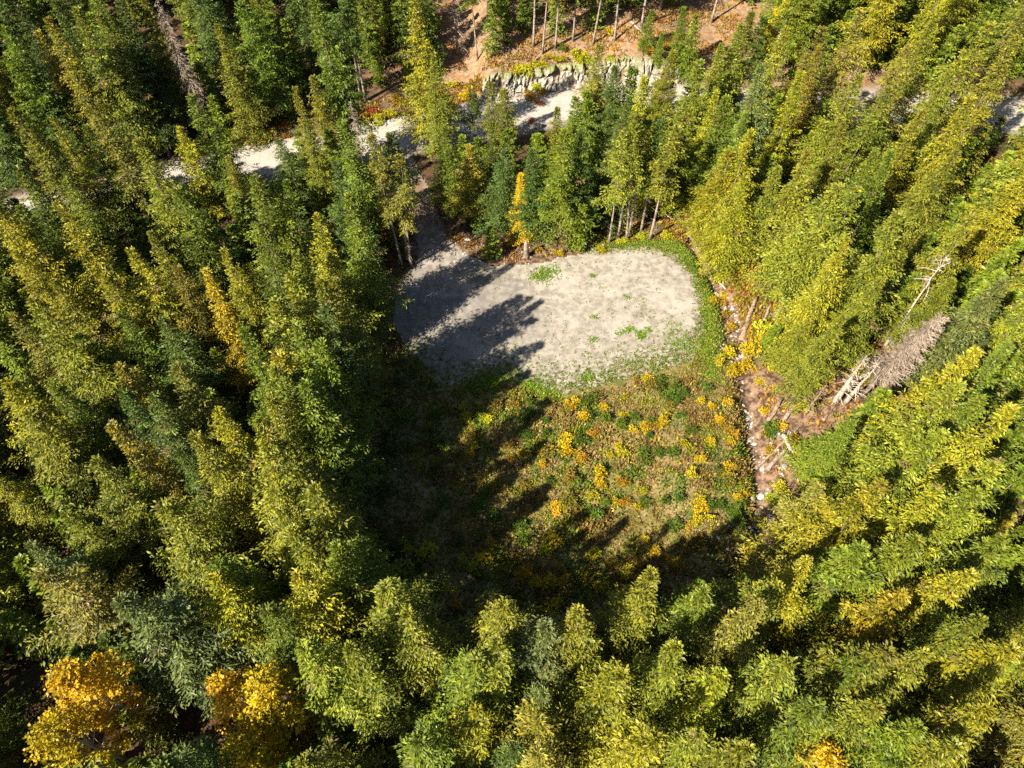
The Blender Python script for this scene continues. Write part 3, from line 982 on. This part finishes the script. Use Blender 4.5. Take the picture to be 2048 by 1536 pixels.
# ------------------------------------------------------------------ stones
def stone_mesh(seed, squash=.65):
    r = np.random.default_rng(seed)
    mb = MB()
    la = np.linspace(-math.pi / 2, math.pi / 2, 6); lo = np.linspace(0, 2 * math.pi, 9)[:-1]
    LA, LO = np.meshgrid(la, lo, indexing='ij')
    P = np.stack([np.cos(LA) * np.cos(LO), np.cos(LA) * np.sin(LO), np.sin(LA)], -1)
    for _ in range(9):
        n = unit(r.normal(0, 1, 3)); h = r.uniform(.55, .85)
        d = P @ n
        P = P - np.maximum(d - h, 0)[..., None] * n
    P *= np.array([1, r.uniform(.6, .95), squash])
    mb.grid(P, 0, True)
    return mb


stones = [stone_mesh(500 + i) for i in range(6)]
srng = np.random.default_rng(61)
mb = MB()
crp = np.array(CREEK)
cl = np.concatenate([[0], np.cumsum(np.hypot(*np.diff(crp, axis=0).T))])
big_spots = []
for i in range(900):
    s = srng.uniform(.02, 1) * cl[-1]
    x = np.interp(s, cl, crp[:, 0]) + srng.normal(0, .6); y = np.interp(s, cl, crp[:, 1]) + srng.normal(0, .6)
    f = .5 + .5 * math.sin(s * .9) * math.sin(s * .37 + 1)
    if srng.uniform() > f * f * .9 + .06:
        continue
    sz = srng.lognormal(-1.75, .45)
    if sz > .36:
        big_spots.append((x, y, sz)); continue
    st_ = stones[int(srng.integers(6))]
    a = srng.uniform(0, 6.28); ca, sa = math.cos(a), math.sin(a)
    V = np.concatenate(st_.v) * sz
    V = np.stack([V[:, 0] * ca - V[:, 1] * sa + x, V[:, 0] * sa + V[:, 1] * ca + y, V[:, 2] + float(hgt(x, y)) + sz * .2], 1)
    mb.v.append(V); mb.f.append(np.concatenate(st_.f) + mb.n); mb.mi.append(np.concatenate(st_.mi))
    for k in mb.names:
        mb.a[k].append(np.concatenate(st_.a[k]))
    mb.n += len(V)
# loose pale stones strewn over the pad edges and the roadside
for (px0, py0, px1, py1, nst, s0) in [(900, 480, 1060, 530, 110, .12), (1120, 470, 1240, 500, 50, .14), (760, 560, 835, 640, 90, .14), (700, 850, 860, 1060, 90, .10),
                                      (1390, 1050, 1520, 1150, 80, .15), (1440, 600, 1480, 700, 90, .14), (960, 170, 1060, 230, 60, .2), (1540, 860, 1600, 960, 70, .16), (690, 240, 790, 262, 60, .16)]:
    for i in range(nst):
        x, y, z = gpt(srng.uniform(px0, px1), srng.uniform(py0, py1))
        sz = s0 * srng.lognormal(0, .45)
        st_ = stones[int(srng.integers(6))]
        a = srng.uniform(0, 6.28); ca, sa = math.cos(a), math.sin(a)
        V = np.concatenate(st_.v) * sz
        V = np.stack([V[:, 0] * ca - V[:, 1] * sa + x, V[:, 0] * sa + V[:, 1] * ca + y, V[:, 2] + z + sz * .25], 1)
        mb.v.append(V); mb.f.append(np.concatenate(st_.f) + mb.n); mb.mi.append(np.concatenate(st_.mi))
        for k in mb.names:
            mb.a[k].append(np.concatenate(st_.a[k]))
        mb.n += len(V)
tag(obj('loose_stones', mb.mesh('loose_stones', [M['stone']], False)), 'pale loose stones strewn along the creek bed and the rough edges', 'stones', kind='stuff')
st_me = [s_.mesh('boulder', [M['stone']], False) for s_ in stones]
for (x, y, sz) in big_spots[:26]:
    o = obj('boulder', st_me[int(srng.integers(6))]); o.location = (x, y, float(hgt(x, y)) + sz * .2)
    sz = min(sz, .75) * 1.25
    o.scale = (sz, sz, sz); o.rotation_euler = (srng.normal(0, .2), srng.normal(0, .2), srng.uniform(0, 6.28))
    ix, iy = proj(x, y, o.location.z)
    things.append((o, 'pale angular creek boulder', float(ix), float(iy), 'boulder'))


# ------------------------------------------------------------------ shrubs
def shrub_parts(seed, leaf=.2, n=330, flat_=.75, clumps=9):
    r = np.random.default_rng(seed)
    mb = MB()
    C = unit(r.normal(0, 1, (clumps, 3))) * r.uniform(.25, .8, (clumps, 1)); C[:, 2] = np.abs(C[:, 2]) * flat_ + .25
    cid = r.integers(0, clumps, n)
    dirs = unit(r.normal(0, 1, (n, 3))); dirs[:, 2] = np.abs(dirs[:, 2]) - .15
    P = C[cid] + dirs * r.uniform(.12, .42, (n, 1))
    P[:, 2] = np.maximum(P[:, 2], .05)
    D = unit(dirs + r.normal(0, .5, (n, 3)))
    ll = leaf * r.uniform(.6, 1.3, n)
    tc = r.uniform(.2, .8, clumps)
    sprays(mb, P, D, ll, ll * r.uniform(.5, .75, n), r, np.clip(tc[cid] + r.normal(0, .2, n), 0, 1), (r.uniform(0, 1, n) < .03) * .6, tilt=.6)
    st = MB()
    for i in range(clumps):
        st.tube([(0, 0, -.15), C[i] * .5, C[i]], [.045, .03, .012], 4, cap=False)
    return mb.mesh('foliage', [M['leaves']]), st.mesh('stems', [M['bark']])


SHRUB = [shrub_parts(600 + i) for i in range(5)]
TUFT = [shrub_parts(620 + i, .26, 260, .5, 7) for i in range(3)]
SCOL = {'y': ((.42, .345, .012), 'golden yellow'), 'l': ((.34, .36, .015), 'lime yellow'), 'g': ((.075, .135, .012), 'leafy green'), 'O': ((.32, .225, .018), 'orange'), 'R': ((.30, .075, .025), 'rust red'),
        'o': ((.17, .15, .022), 'dull olive')}
SHR = """1140 810 1.0 y;1166 827 1.1 y;1152 800 .8 y;1250 792 .7 y;1208 812 .9 y;1130 880 1.3 y;1134 900 1.1 y;1247 830 .8 y;1268 858 .8 y;1290 855 1.0 y;1326 848 .9 y;1238 892 .8 y;1246 902 1.0 y;
1222 908 .6 y;1370 886 1.0 y;1400 916 .9 y;1384 946 1.1 y;1420 882 .9 y;1440 836 1.0 y;1424 810 .8 y;1462 880 .9 y;1472 868 .8 O;1404 800 .7 y;1200 944 1.4 y;1086 926 .7 y;1112 1016 1.1 y;1122 1008 .8 l;
1392 1022 .8 O;1395 1042 .9 y;1380 1052 .7 O;1420 1036 .7 y;1460 930 .9 y;1452 946 .9 y;1490 986 .8 y;1474 990 .9 y;1294 757 .9 y;1272 756 .7 O;1022 914 .7 O;1230 1002 .9 y;1436 560 1.2 l;
1340 792 1.3 g;1320 780 1.2 g;1356 802 1.1 g;1302 842 1.0 g;1240 846 1.2 g;1298 870 .8 g;1360 830 .9 g;1382 860 1.0 g;1290 900 1.0 g;1318 906 1.0 g;1344 902 1.1 g;1270 832 1.0 g;1180 832 .9 g;
1092 840 .8 g;1062 870 .8 g;1442 1010 1.2 g;1420 1010 1.0 g;1470 1022 1.2 g;1330 1000 .9 g;1290 1002 1.0 g;1276 1012 .9 l;1212 1004 .9 g;1322 760 1.0 g;1352 770 1.0 g;1150 960 .9 g;1098 960 .8 g;
925 812 1.0 l;932 832 1.0 l;944 892 1.0 y;936 906 .9 y;856 856 1.0 o;764 926 .9 y;770 802 1.1 o;800 762 1.3 g;828 742 1.1 g;784 720 1.1 o;768 700 1.0 O;740 1076 1.2 l;772 1062 1.0 o;800 1092 1.2 g;812 1080 1.0 g;
1046 1142 1.2 O;1038 1162 1.2 O;1100 1162 1.2 y;1122 1142 1.0 o;1132 1180 1.1 o;922 1122 .9 l;942 1132 .9 l;882 1192 1.0 O;902 1180 1.0 y;1200 1172 1.2 y;1194 1240 1.1 o;1290 1092 1.0 o;1310 1102 1.0 y;
1280 1122 1.0 o;1370 1102 1.0 o;1350 1122 1.1 O;1240 1132 1.0 o;1402 1082 1.0 o;1442 1102 1.1 o;1482 1112 1.0 y;960 1150 1.1 g;1010 1180 1.1 o;1066 1130 .9 o;
510 270 1.5 y;482 277 1.3 O;452 268 1.2 R;540 264 1.4 y;468 286 1.2 R;498 286 1.0 O;524 284 1.0 y;690 250 1.2 l;722 232 1.3 O;760 235 1.5 l;782 226 1.6 l;802 202 1.3 O;742 218 1.4 R;790 192 1.2 O;884 186 1.8 y;880 206 1.6 y;
902 168 1.4 l;932 190 1.3 y;840 200 1.5 l;860 212 1.2 O;910 212 1.2 O;756 246 1.2 l;735 243 1.0 l;
1062 140 1.7 l;1086 130 1.6 l;1040 150 1.5 l;1054 158 1.4 l;1118 116 1.6 l;1150 106 1.5 l;1168 112 1.5 l;1180 120 1.4 l;1160 136 1.4 l;1030 146 1.3 l;1074 174 1.5 l;1084 184 1.4 O;1060 192 1.6 O;1052 186 1.2 O;1004 182 1.3 l;1012 152 1.2 o;
1126 95 1.2 g;1216 66 1.7 y;1292 126 1.4 O;1326 92 1.2 O;1095 110 1.2 O;1300 100 1.2 O;1355 70 1.2 y;1220 120 1.3 l;1078 205 1.1 R;1062 240 1.0 R;
1450 522 2.4 l;1432 548 1.9 l;1442 490 1.9 l;1478 530 1.7 l;1420 520 1.3 l;1502 700 2.0 y;1520 682 1.9 y;1480 738 1.5 y;1530 655 1.8 l;1550 700 1.7 l;1496 728 1.5 y;1538 730 1.5 l;1560 670 1.6 g;1570 640 1.6 l;1440 605 1.2 O;1452 626 1.2 O;1458 652 1.2 O;
1428 600 1.0 y;1448 590 1.0 y;1462 690 1.2 o;1455 705 1.2 y;1440 720 1.1 y;1462 740 1.1 y;1282 470 1.0 l;1245 480 1.0 l;1200 500 1.0 y;1335 470 1.2 l;1160 500 1.0 O;1120 505 1.0 y;1075 500 1.0 O;1545 860 1.5 g;1560 850 1.0 y;1600 812 1.2 y;
1720 730 1.6 y;1740 760 1.4 y;1590 880 1.3 O;1606 900 1.4 l;1550 1000 1.4 l;1565 980 1.4 l;1575 1010 1.4 l;1530 870 1.0 O;1540 900 .9 O;1520 765 .9 y;1528 820 .9 y;1610 950 1.6 l;1620 985 1.5 l"""
shr = np.random.default_rng(71)
auto = []
q_ = 0
while len(auto) < 95 and q_ < 4000:
    q_ += 1
    px, py = shr.uniform(760, 1520), shr.uniform(760, 1230)
    if not inside(px, py, FIELDPX) or inside(px, py, PADPX) or py < 770 + 0 * px:
        continue
    if auto and min(math.hypot(px - a[0], py - a[1]) for a in auto) < 24:
        continue
    east = px > 1150 or py > 1080
    auto.append((px, py, shr.uniform(.8, 1.4), shr.choice(['g', 'g', 'y', 'o', 'l', 'O'] if east else ['g', 'g', 'o', 'o', 'l'])))
SHR += ';' + ';'.join('%.0f %.0f %.2f %s' % a for a in auto)
for rec in SHR.replace('\n', '').split(';'):
    p = rec.split()
    px, py, sz, c = float(p[0]), float(p[1]), float(p[2]), p[3]
    x, y, z = gpt(px, py, sz * .45)
    fo, ste = SHRUB[int(shr.integers(5))] if sz > .75 else TUFT[int(shr.integers(3))]
    root = bpy.data.objects.new('shrub', None); col.objects.link(root)
    root.location = (x, y, z); root.rotation_euler = (0, 0, shr.uniform(0, 6.28))
    k = sz * .95
    root.scale = (k * shr.uniform(.9, 1.15), k * shr.uniform(.9, 1.15), k * shr.uniform(.8, 1.05))
    f = obj('foliage', fo, root)
    obj('stems', ste, root)
    b = np.array(SCOL[c][0]) * np.exp(shr.normal(0, .12)) * np.exp(shr.normal(0, .06, 3))
    f.color = (*b, 1)
    size = 'large' if sz > 1.45 else ('small' if sz < .95 else '')
    things.append((root, ' '.join(w_ for w_ in (size, SCOL[c][1], 'shrub') if w_), px, py, 'shrub'))


# ------------------------------------------------------------------ broadleaf trees turned gold
def broadleaf(name, tip, Ht, Rad, seed, c, label, leaf=.30, nclump=46, per=150, crown_lo=.25, stretch=1.0):
    r = np.random.default_rng(seed)
    x, y, z = gpt(tip[0], tip[1], Ht)
    root = bpy.data.objects.new(name, None); col.objects.link(root); root.location = (x, y, z)
    wood = MB(); lv = MB()
    k = 8
    t = np.linspace(0, .95, k)
    ax = np.stack([np.cumsum(r.normal(0, .12, k)), np.cumsum(r.normal(0, .12, k)), t * Ht], 1); ax[0, 2] = -.3
    limbs = MB()
    wood.tube(ax, .2 * (1 - t) ** .8 + .03, 8)
    for i in range(nclump):
        u = r.uniform(0, 1) ** .8
        zc = Ht * (crown_lo + (1 - crown_lo) * u)
        prof = math.sin(min(1, (1 - u) * 1.25 + .12) * math.pi * .5) ** .8
        a = i * 2.4 + r.normal(0, .4)
        rad = Rad * prof * r.uniform(.3, 1.0)
        c0 = np.array([rad * math.cos(a) * stretch, rad * math.sin(a), zc])
        q = np.array([np.interp(max(0, zc - rad * .7), ax[:, 2], ax[:, j]) for j in range(3)])
        mid = (q + c0) / 2 + np.array([0, 0, -.15])
        limbs.tube([q, mid, c0], [.07, .045, .012], 4, cap=False)
        cr_ = r.uniform(.55, 1.05)
        n = int(per * cr_)
        dirs = unit(r.normal(0, 1, (n, 3)))
        P = c0 + dirs * (r.uniform(.2, 1, (n, 1)) ** .6) * cr_ * np.array([1, 1, .65])
        D = unit(dirs + r.normal(0, .6, (n, 3)) + [0, 0, -.3])
        ll = leaf * r.uniform(.6, 1.25, n)
        tc = r.uniform(.2, .8)
        sprays(lv, P, D, ll, ll * r.uniform(.55, .8, n), r, np.clip(tc + r.normal(0, .2, n), 0, 1), (r.uniform(0, 1, n) < .05) * .8, tilt=.6)
    obj('trunk', wood.mesh('trunk', [M['pale_bark']], True), root)
    obj('limbs', limbs.mesh('limbs', [M['pale_bark']], True), root)
    f = obj('crown', lv.mesh('crown', [M['leaves']]), root)
    f.color = (*c, 1)
    tag(root, label, 'tree', 'broadleaf trees in autumn colour')


broadleaf('broadleaf_tree', (128, 1352), 17, 2.7, 901, (0.460, 0.320, 0.012), 'orange-gold broadleaf tree, highest of the gold crowns in the bottom left corner', nclump=50)
broadleaf('broadleaf_tree', (78, 1452), 15, 2.8, 902, (0.355, 0.304, 0.012), 'yellow broadleaf crown partly hidden below the orange-gold tree', nclump=42)
broadleaf('broadleaf_tree', (440, 1372), 17, 2.3, 903, (0.444, 0.304, 0.012), 'orange-tinged golden broadleaf with bare white twigs at its top', nclump=36, per=120)
broadleaf('broadleaf_tree', (510, 1368), 17, 3.3, 904, (0.414, 0.344, 0.012), 'biggest bright yellow broadleaf tree, near the bottom edge', nclump=60)
broadleaf('broadleaf_tree', (470, 1500), 15, 2.6, 905, (0.385, 0.344, 0.012), 'bright yellow leafy crown cut by the bottom edge below the biggest one', nclump=40)
broadleaf('broadleaf_tree', (1668, 1515), 13, 2.2, 906, (0.459, 0.320, 0.012), 'golden broadleaf crown cut by the bottom edge east of the middle', nclump=34)
broadleaf('broadleaf_tree', (1585, -8), 13, 3.4, 907, (0.370, 0.336, 0.012), 'broad lime-gold tree at the top edge beyond the open slope', nclump=56)

# ------------------------------------------------------------------ field grass and weeds
grng = np.random.default_rng(91)
GV, GF, GC = [], [], []


def blades(x, y, z, h, w, c, n_each, lean=.6):
    k = len(x)
    for j in range(n_each):
        a = grng.uniform(0, 6.28, k); l = np.abs(grng.normal(0, lean, k))
        d = np.stack([np.cos(a) * l, np.sin(a) * l, np.ones(k)], 1); d = unit(d)
        s = np.stack([-np.sin(a + grng.normal(0, .6, k)), np.cos(a), np.zeros(k)], 1)
        hh_ = h * grng.uniform(.6, 1.2, k); ww = w * grng.uniform(.7, 1.3, k)
        p = np.stack([x + grng.normal(0, .12, k), y + grng.normal(0, .12, k), z - .02], 1)
        Q = np.stack([p - s * ww[:, None] * .5, p + s * ww[:, None] * .5, p + d * hh_[:, None] * .6 + s * ww[:, None] * .55, p + d * hh_[:, None] - s * ww[:, None] * .1], 1)
        GV.append(Q); GC.append(np.repeat((c * np.exp(grng.normal(0, .18, (k, 1))))[:, None, :], 4, 1))


def sample(poly, n):
    a = np.array(poly)
    x = grng.uniform(a[:, 0].min(), a[:, 0].max(), n); y = grng.uniform(a[:, 1].min(), a[:, 1].max(), n)
    m_ = inside(x, y, poly)
    return x[m_], y[m_]


PAL = np.array([(.12, .175, .016), (.21, .21, .02), (.27, .185, .065), (.19, .115, .035), (.075, .125, .013), (.34, .28, .02)])
WILD = [flat(*p) for p in [(784, 650), (815, 705), (850, 745), (890, 780), (1000, 768), (1130, 800), (1260, 768), (1345, 750), (1400, 715), (1430, 700), (1450, 700), (1480, 760), (1500, 880), (1512, 980), (1525, 1090),
                           (1480, 1160), (1330, 1210), (1150, 1230), (1000, 1240), (880, 1260), (800, 1240), (740, 1150), (700, 1040), (715, 930), (750, 840), (765, 740)]]
x, y = sample(WILD, 52000)
fade = sstep(-.5, .6, noise(x, y, 3.2) + noise(x, y, 9, 7) * .6)
w1 = noise(x, y, 4.5, 3); w2 = noise(x, y, 3.5, 13); w3 = noise(x, y, 8, 21)
idx = np.where(w1 + .35 * w3 > .12, np.where(w2 > .1, 0, 4), np.where(w2 > .18, 1, np.where(w3 > .0, 2, 3)))
rnd = grng.uniform(0, 1, len(x)); idx = np.where(rnd < .22, grng.integers(0, 6, len(x)), idx)
idx = np.where((rnd > .93) & (w2 < .0), 5, idx)
keep = grng.uniform(0, 1, len(x)) < .35 + .65 * fade
x, y, idx = x[keep], y[keep], idx[keep]
blades(x, y, hgt(x, y), .26 + .34 * sstep(-.2, .5, noise(x, y, 5, 3)), .17, PAL[idx], 3, .8)
# green fringe along the pad's eastern and far edge
EDGE = line((1190, 492), (1285, 482), (1360, 496), (1402, 545), (1420, 600), (1422, 660), (1410, 715), (1425, 760))
ed = np.array(EDGE); cl2 = np.concatenate([[0], np.cumsum(np.hypot(*np.diff(ed, axis=0).T))])
s = grng.uniform(0, cl2[-1], 6500)
x = np.interp(s, cl2, ed[:, 0]) + grng.normal(0, .75, len(s)); y = np.interp(s, cl2, ed[:, 1]) + grng.normal(0, .75, len(s))
blades(x, y, hgt(x, y), np.full(len(x), .28), .15, PAL[np.where(grng.uniform(0, 1, len(x)) < .65, 0, grng.integers(0, 5, len(x)))] * np.array([1.15, 1.25, 1]), 2, .8)
# weeds dotted over the pad, thicker toward the field
x, y = sample(PAD, 22000)
wd = weedy(x, y)
pr = np.clip(.035 + .10 * sstep(-20, 10, x) * sstep(-.15, .5, noise(x, y, 5, 2)) + .75 * wd ** 1.6, 0, 1) * sstep(.9, .2, rut(x, y))
m_ = grng.uniform(0, 1, len(x)) < pr
x, y = x[m_], y[m_]
sz = grng.uniform(.13, .27, len(x)) * (1 + .8 * weedy(x, y))
cc = PAL[np.where(grng.uniform(0, 1, len(x)) < .7, np.where(grng.uniform(0, 1, len(x)) < .5, 0, 4), grng.integers(0, 4, len(x)))]
blades(x, y, np.zeros(len(x)) + .035, sz * .8, .12, cc, 5, 1.6)
for (px, py, n_, sd) in [(1252, 662, 40, .35), (1262, 658, 40, .3), (1281, 668, 70, .35), (1283, 674, 60, .3), (1298, 660, 30, .25), (1237, 668, 20, .2), (1186, 680, 30, .3), (1186, 552, 30, .25), (1190, 634, 20, .4), (1255, 595, 25, .5),
                         (1172, 756, 90, .55), (1095, 545, 220, 1.0), (1080, 552, 150, .8), (1360, 690, 80, .8), (1345, 660, 60, 1.0), (965, 760, 300, 1.0), (985, 772, 300, 1.0), (1060, 772, 260, 1.0), (1100, 790, 200, .9), (940, 770, 150, .9), (1010, 745, 160, 1.0)]:
    x0, y0 = flat(px, py)
    x = x0 + grng.normal(0, sd, n_); y = y0 + grng.normal(0, sd * .8, n_)
    blades(x, y, np.zeros(n_) + .035, np.full(n_, .22), .16, PAL[np.where(grng.uniform(0, 1, n_) < .8, 0, 1)] * np.array([1.05, 1.3, 1]), 3, 1.2)
# low growth on the forest edge, roadside and open slope
for poly, n_, pal, hh_ in [([(690, 262), (700, 225), (800, 180), (960, 140), (965, 190), (820, 235), (760, 262)], 5000, [1, 5, 2, 3, 3], .5),
                           ([(430, 295), (440, 250), (560, 235), (600, 270), (560, 285), (480, 300)], 3500, [5, 3, 3, 2], .5),
                           ([(960, 130), (1100, 60), (1290, 15), (1460, 0), (1500, 60), (1380, 120), (1200, 150), (980, 190)], 9000, [2, 3, 3, 1, 2], .4),
                           ([(1420, 500), (1600, 560), (1620, 700), (1480, 760), (1440, 640)], 5500, [5, 1, 0, 3, 3], .6),
                           ([(1500, 760), (1700, 700), (1800, 660), (1830, 720), (1640, 900), (1560, 1060), (1500, 1000)], 4500, [3, 3, 1, 5, 2], .4),
                           ([(1060, 500), (1180, 470), (1390, 420), (1420, 490), (1300, 480), (1180, 492), (1090, 515)], 3500, [3, 3, 2, 5, 1], .4),
                           ([(860, 440), (960, 480), (1060, 480), (1060, 520), (980, 525), (900, 480)], 1200, [3, 3, 2], .35),
                           ([(740, 440), (828, 440), (826, 520), (780, 590), (740, 640), (700, 560)], 2500, [3, 3, 2, 1], .4)]:
    wp = [gpt(*p)[:2] for p in poly]
    x, y = sample(wp, n_ * 2)
    kk = (grng.uniform(0, 1, len(x)) < sstep(-.35, .4, noise(x, y, 3, 9))) & (seg_dist(x, y, CREEK) > 1.3) & (np.abs(y - road_y(x)) > 5.2)
    x, y = x[kk], y[kk]
    blades(x, y, hgt(x, y), np.full(len(x), hh_), .2, PAL[np.array(pal)[grng.integers(0, len(pal), len(x))]] * np.where(grng.uniform(0, 1, (len(x), 1)) < .3, np.array([[1.5, .9, .6]]), 1.0), 3, .9)
Q = np.concatenate(GV); C = np.concatenate(GC)
mb = MB(()); mb.quads(Q)
me = mb.mesh('wild_grass', [M['grass']])
at = me.color_attributes.new('gcol', 'FLOAT_COLOR', 'POINT')
cc = np.ones((len(Q) * 4, 4), np.float32); cc[:, :3] = C.reshape(-1, 3)
at.data.foreach_set('color', cc.ravel())
tag(obj('wild_grass', me), 'green, tan and rusty grass and weeds covering the field and rough edges', 'grass', kind='stuff')
print('grass quads', len(Q))

# ------------------------------------------------------------------ labels
MARKS = [('the orange-gold broadleaf tree', 128, 1410), ('the biggest yellow broadleaf tree', 490, 1430), ('the grey twiggy dead conifer', 345, 110), ('the bare grey snag above the road', 908, 50),
         ('the golden cedar at the pad', 1045, 420), ('the driveway mouth', 790, 290), ('the cracked rock face', 1120, 150), ('the sunlit western road', 525, 318), ('the shaded road end', 230, 415),
         ('the eastern end of the road', 2034, 220), ('the pad\'s rounded far corner', 1385, 520), ('the thick brown log', 1495, 640), ('the crossed logs over the creek', 1540, 845),
         ('the two bleached dead trunks', 1715, 755), ('the leaning brown dead conifer', 1850, 670), ('the lower end of the creek', 1530, 1110), ('the orange-tipped cedar', 425, 610),
         ('the golden orange spruce', 1800, 1215), ('the middle of the gravel pad', 1200, 620), ('the shaded corner of the field', 830, 1220), ('the bare trunks behind the pad', 1260, 470), ('the open slope', 1300, 60),
         ('the orange shrubs below the field', 1045, 1150), ('the tall white snag', 1700, 485), ('the broken stump', 1053, 500), ('the pad\'s shaded edge', 790, 620),
         ('the bottom left corner', 0, 1536), ('the top left corner', 0, 0), ('the bottom right corner', 2048, 1536), ('the top right corner', 2048, 0), ('the middle of the left edge', 0, 768), ('the middle of the right edge', 2048, 800),
         ('the middle of the bottom edge', 1024, 1536), ('the lime-gold tree', 1585, 20), ('the trunks beside the field', 665, 920)]
ORD = ['first', 'second', 'third', 'fourth', 'fifth', 'sixth', 'seventh', 'eighth', 'ninth']
looks = {}
for i, t in enumerate(things):
    looks.setdefault(t[1], []).append(i)
worst = 0
GROUPS = {'tree': 'conifers of the woods round the clearing', 'shrub': 'shrubs in the clearing and by the road', 'boulder': 'boulders in the creek bed'}
for look, ids in looks.items():
    pos = np.array([[things[i][2], things[i][3]] for i in ids])
    lm = np.array([[m_[1], m_[2]] for m_ in MARKS], float)
    D = np.hypot(pos[:, None, 0] - lm[None, :, 0], pos[:, None, 1] - lm[None, :, 1])
    dx = pos[:, None, 0] - lm[None, :, 0]; dy = pos[:, None, 1] - lm[None, :, 1]
    quad = np.where(np.abs(dx) > np.abs(dy), np.where(dx > 0, 0, 1), np.where(dy > 0, 2, 3))
    for j, i in enumerate(ids):
        o = things[i][0]
        rank = np.array([int(((quad[:, k] == quad[j, k]) & (D[:, k] < D[j, k])).sum()) for k in range(len(MARKS))])
        sc = rank + D[j] / 250
        b = int(np.argmin(sc)); rk = int(rank[b])
        worst = max(worst, rk)
        where = ('east of', 'west of', 'below', 'above')[quad[j, b]]
        tag(o, f'{ORD[rk]} {look} {where} {MARKS[b][0]}', things[i][4], GROUPS[things[i][4]])
print('things', len(things), 'worst rank', worst)

# ------------------------------------------------------------------ light
SUN_EL, SUN_AZ = 39.0, 220.0        # direction to the sun: azimuth measured from +X, counter-clockwise
w = bpy.data.worlds.new('World'); scene.world = w; w.use_nodes = True
nt = w.node_tree
bg = nt.nodes['Background']
sky = nt.nodes.new('ShaderNodeTexSky'); sky.sky_type = 'NISHITA'; sky.sun_disc = False
sky.sun_elevation = R(SUN_EL)
sky.sun_rotation = R(90 - SUN_AZ)   # Nishita: rotation is clockwise from +Y
nt.links.new(sky.outputs[0], bg.inputs[0])
bg.inputs[1].default_value = .038
sd = bpy.data.lights.new('sun', 'SUN'); sd.energy = 4.6; sd.angle = R(.5); sd.color = (1.0, .91, .75)
so_ = bpy.data.objects.new('sun', sd); col.objects.link(so_)
dv = Vector((math.cos(R(SUN_EL)) * math.cos(R(SUN_AZ)), math.cos(R(SUN_EL)) * math.sin(R(SUN_AZ)), math.sin(R(SUN_EL))))
so_.rotation_mode = 'QUATERNION'
so_.rotation_quaternion = Vector((0, 0, 1)).rotation_difference(dv)
so_.location = dv * 200

scene.view_settings.view_transform = 'Standard'
scene.view_settings.look = 'None'
scene.view_settings.exposure = 1.75
scene.view_settings.gamma = 1.0
scene.cycles.max_bounces = 6
scene.cycles.diffuse_bounces = 2
scene.cycles.glossy_bounces = 1
scene.cycles.transmission_bounces = 2
scene.cycles.use_denoising = False
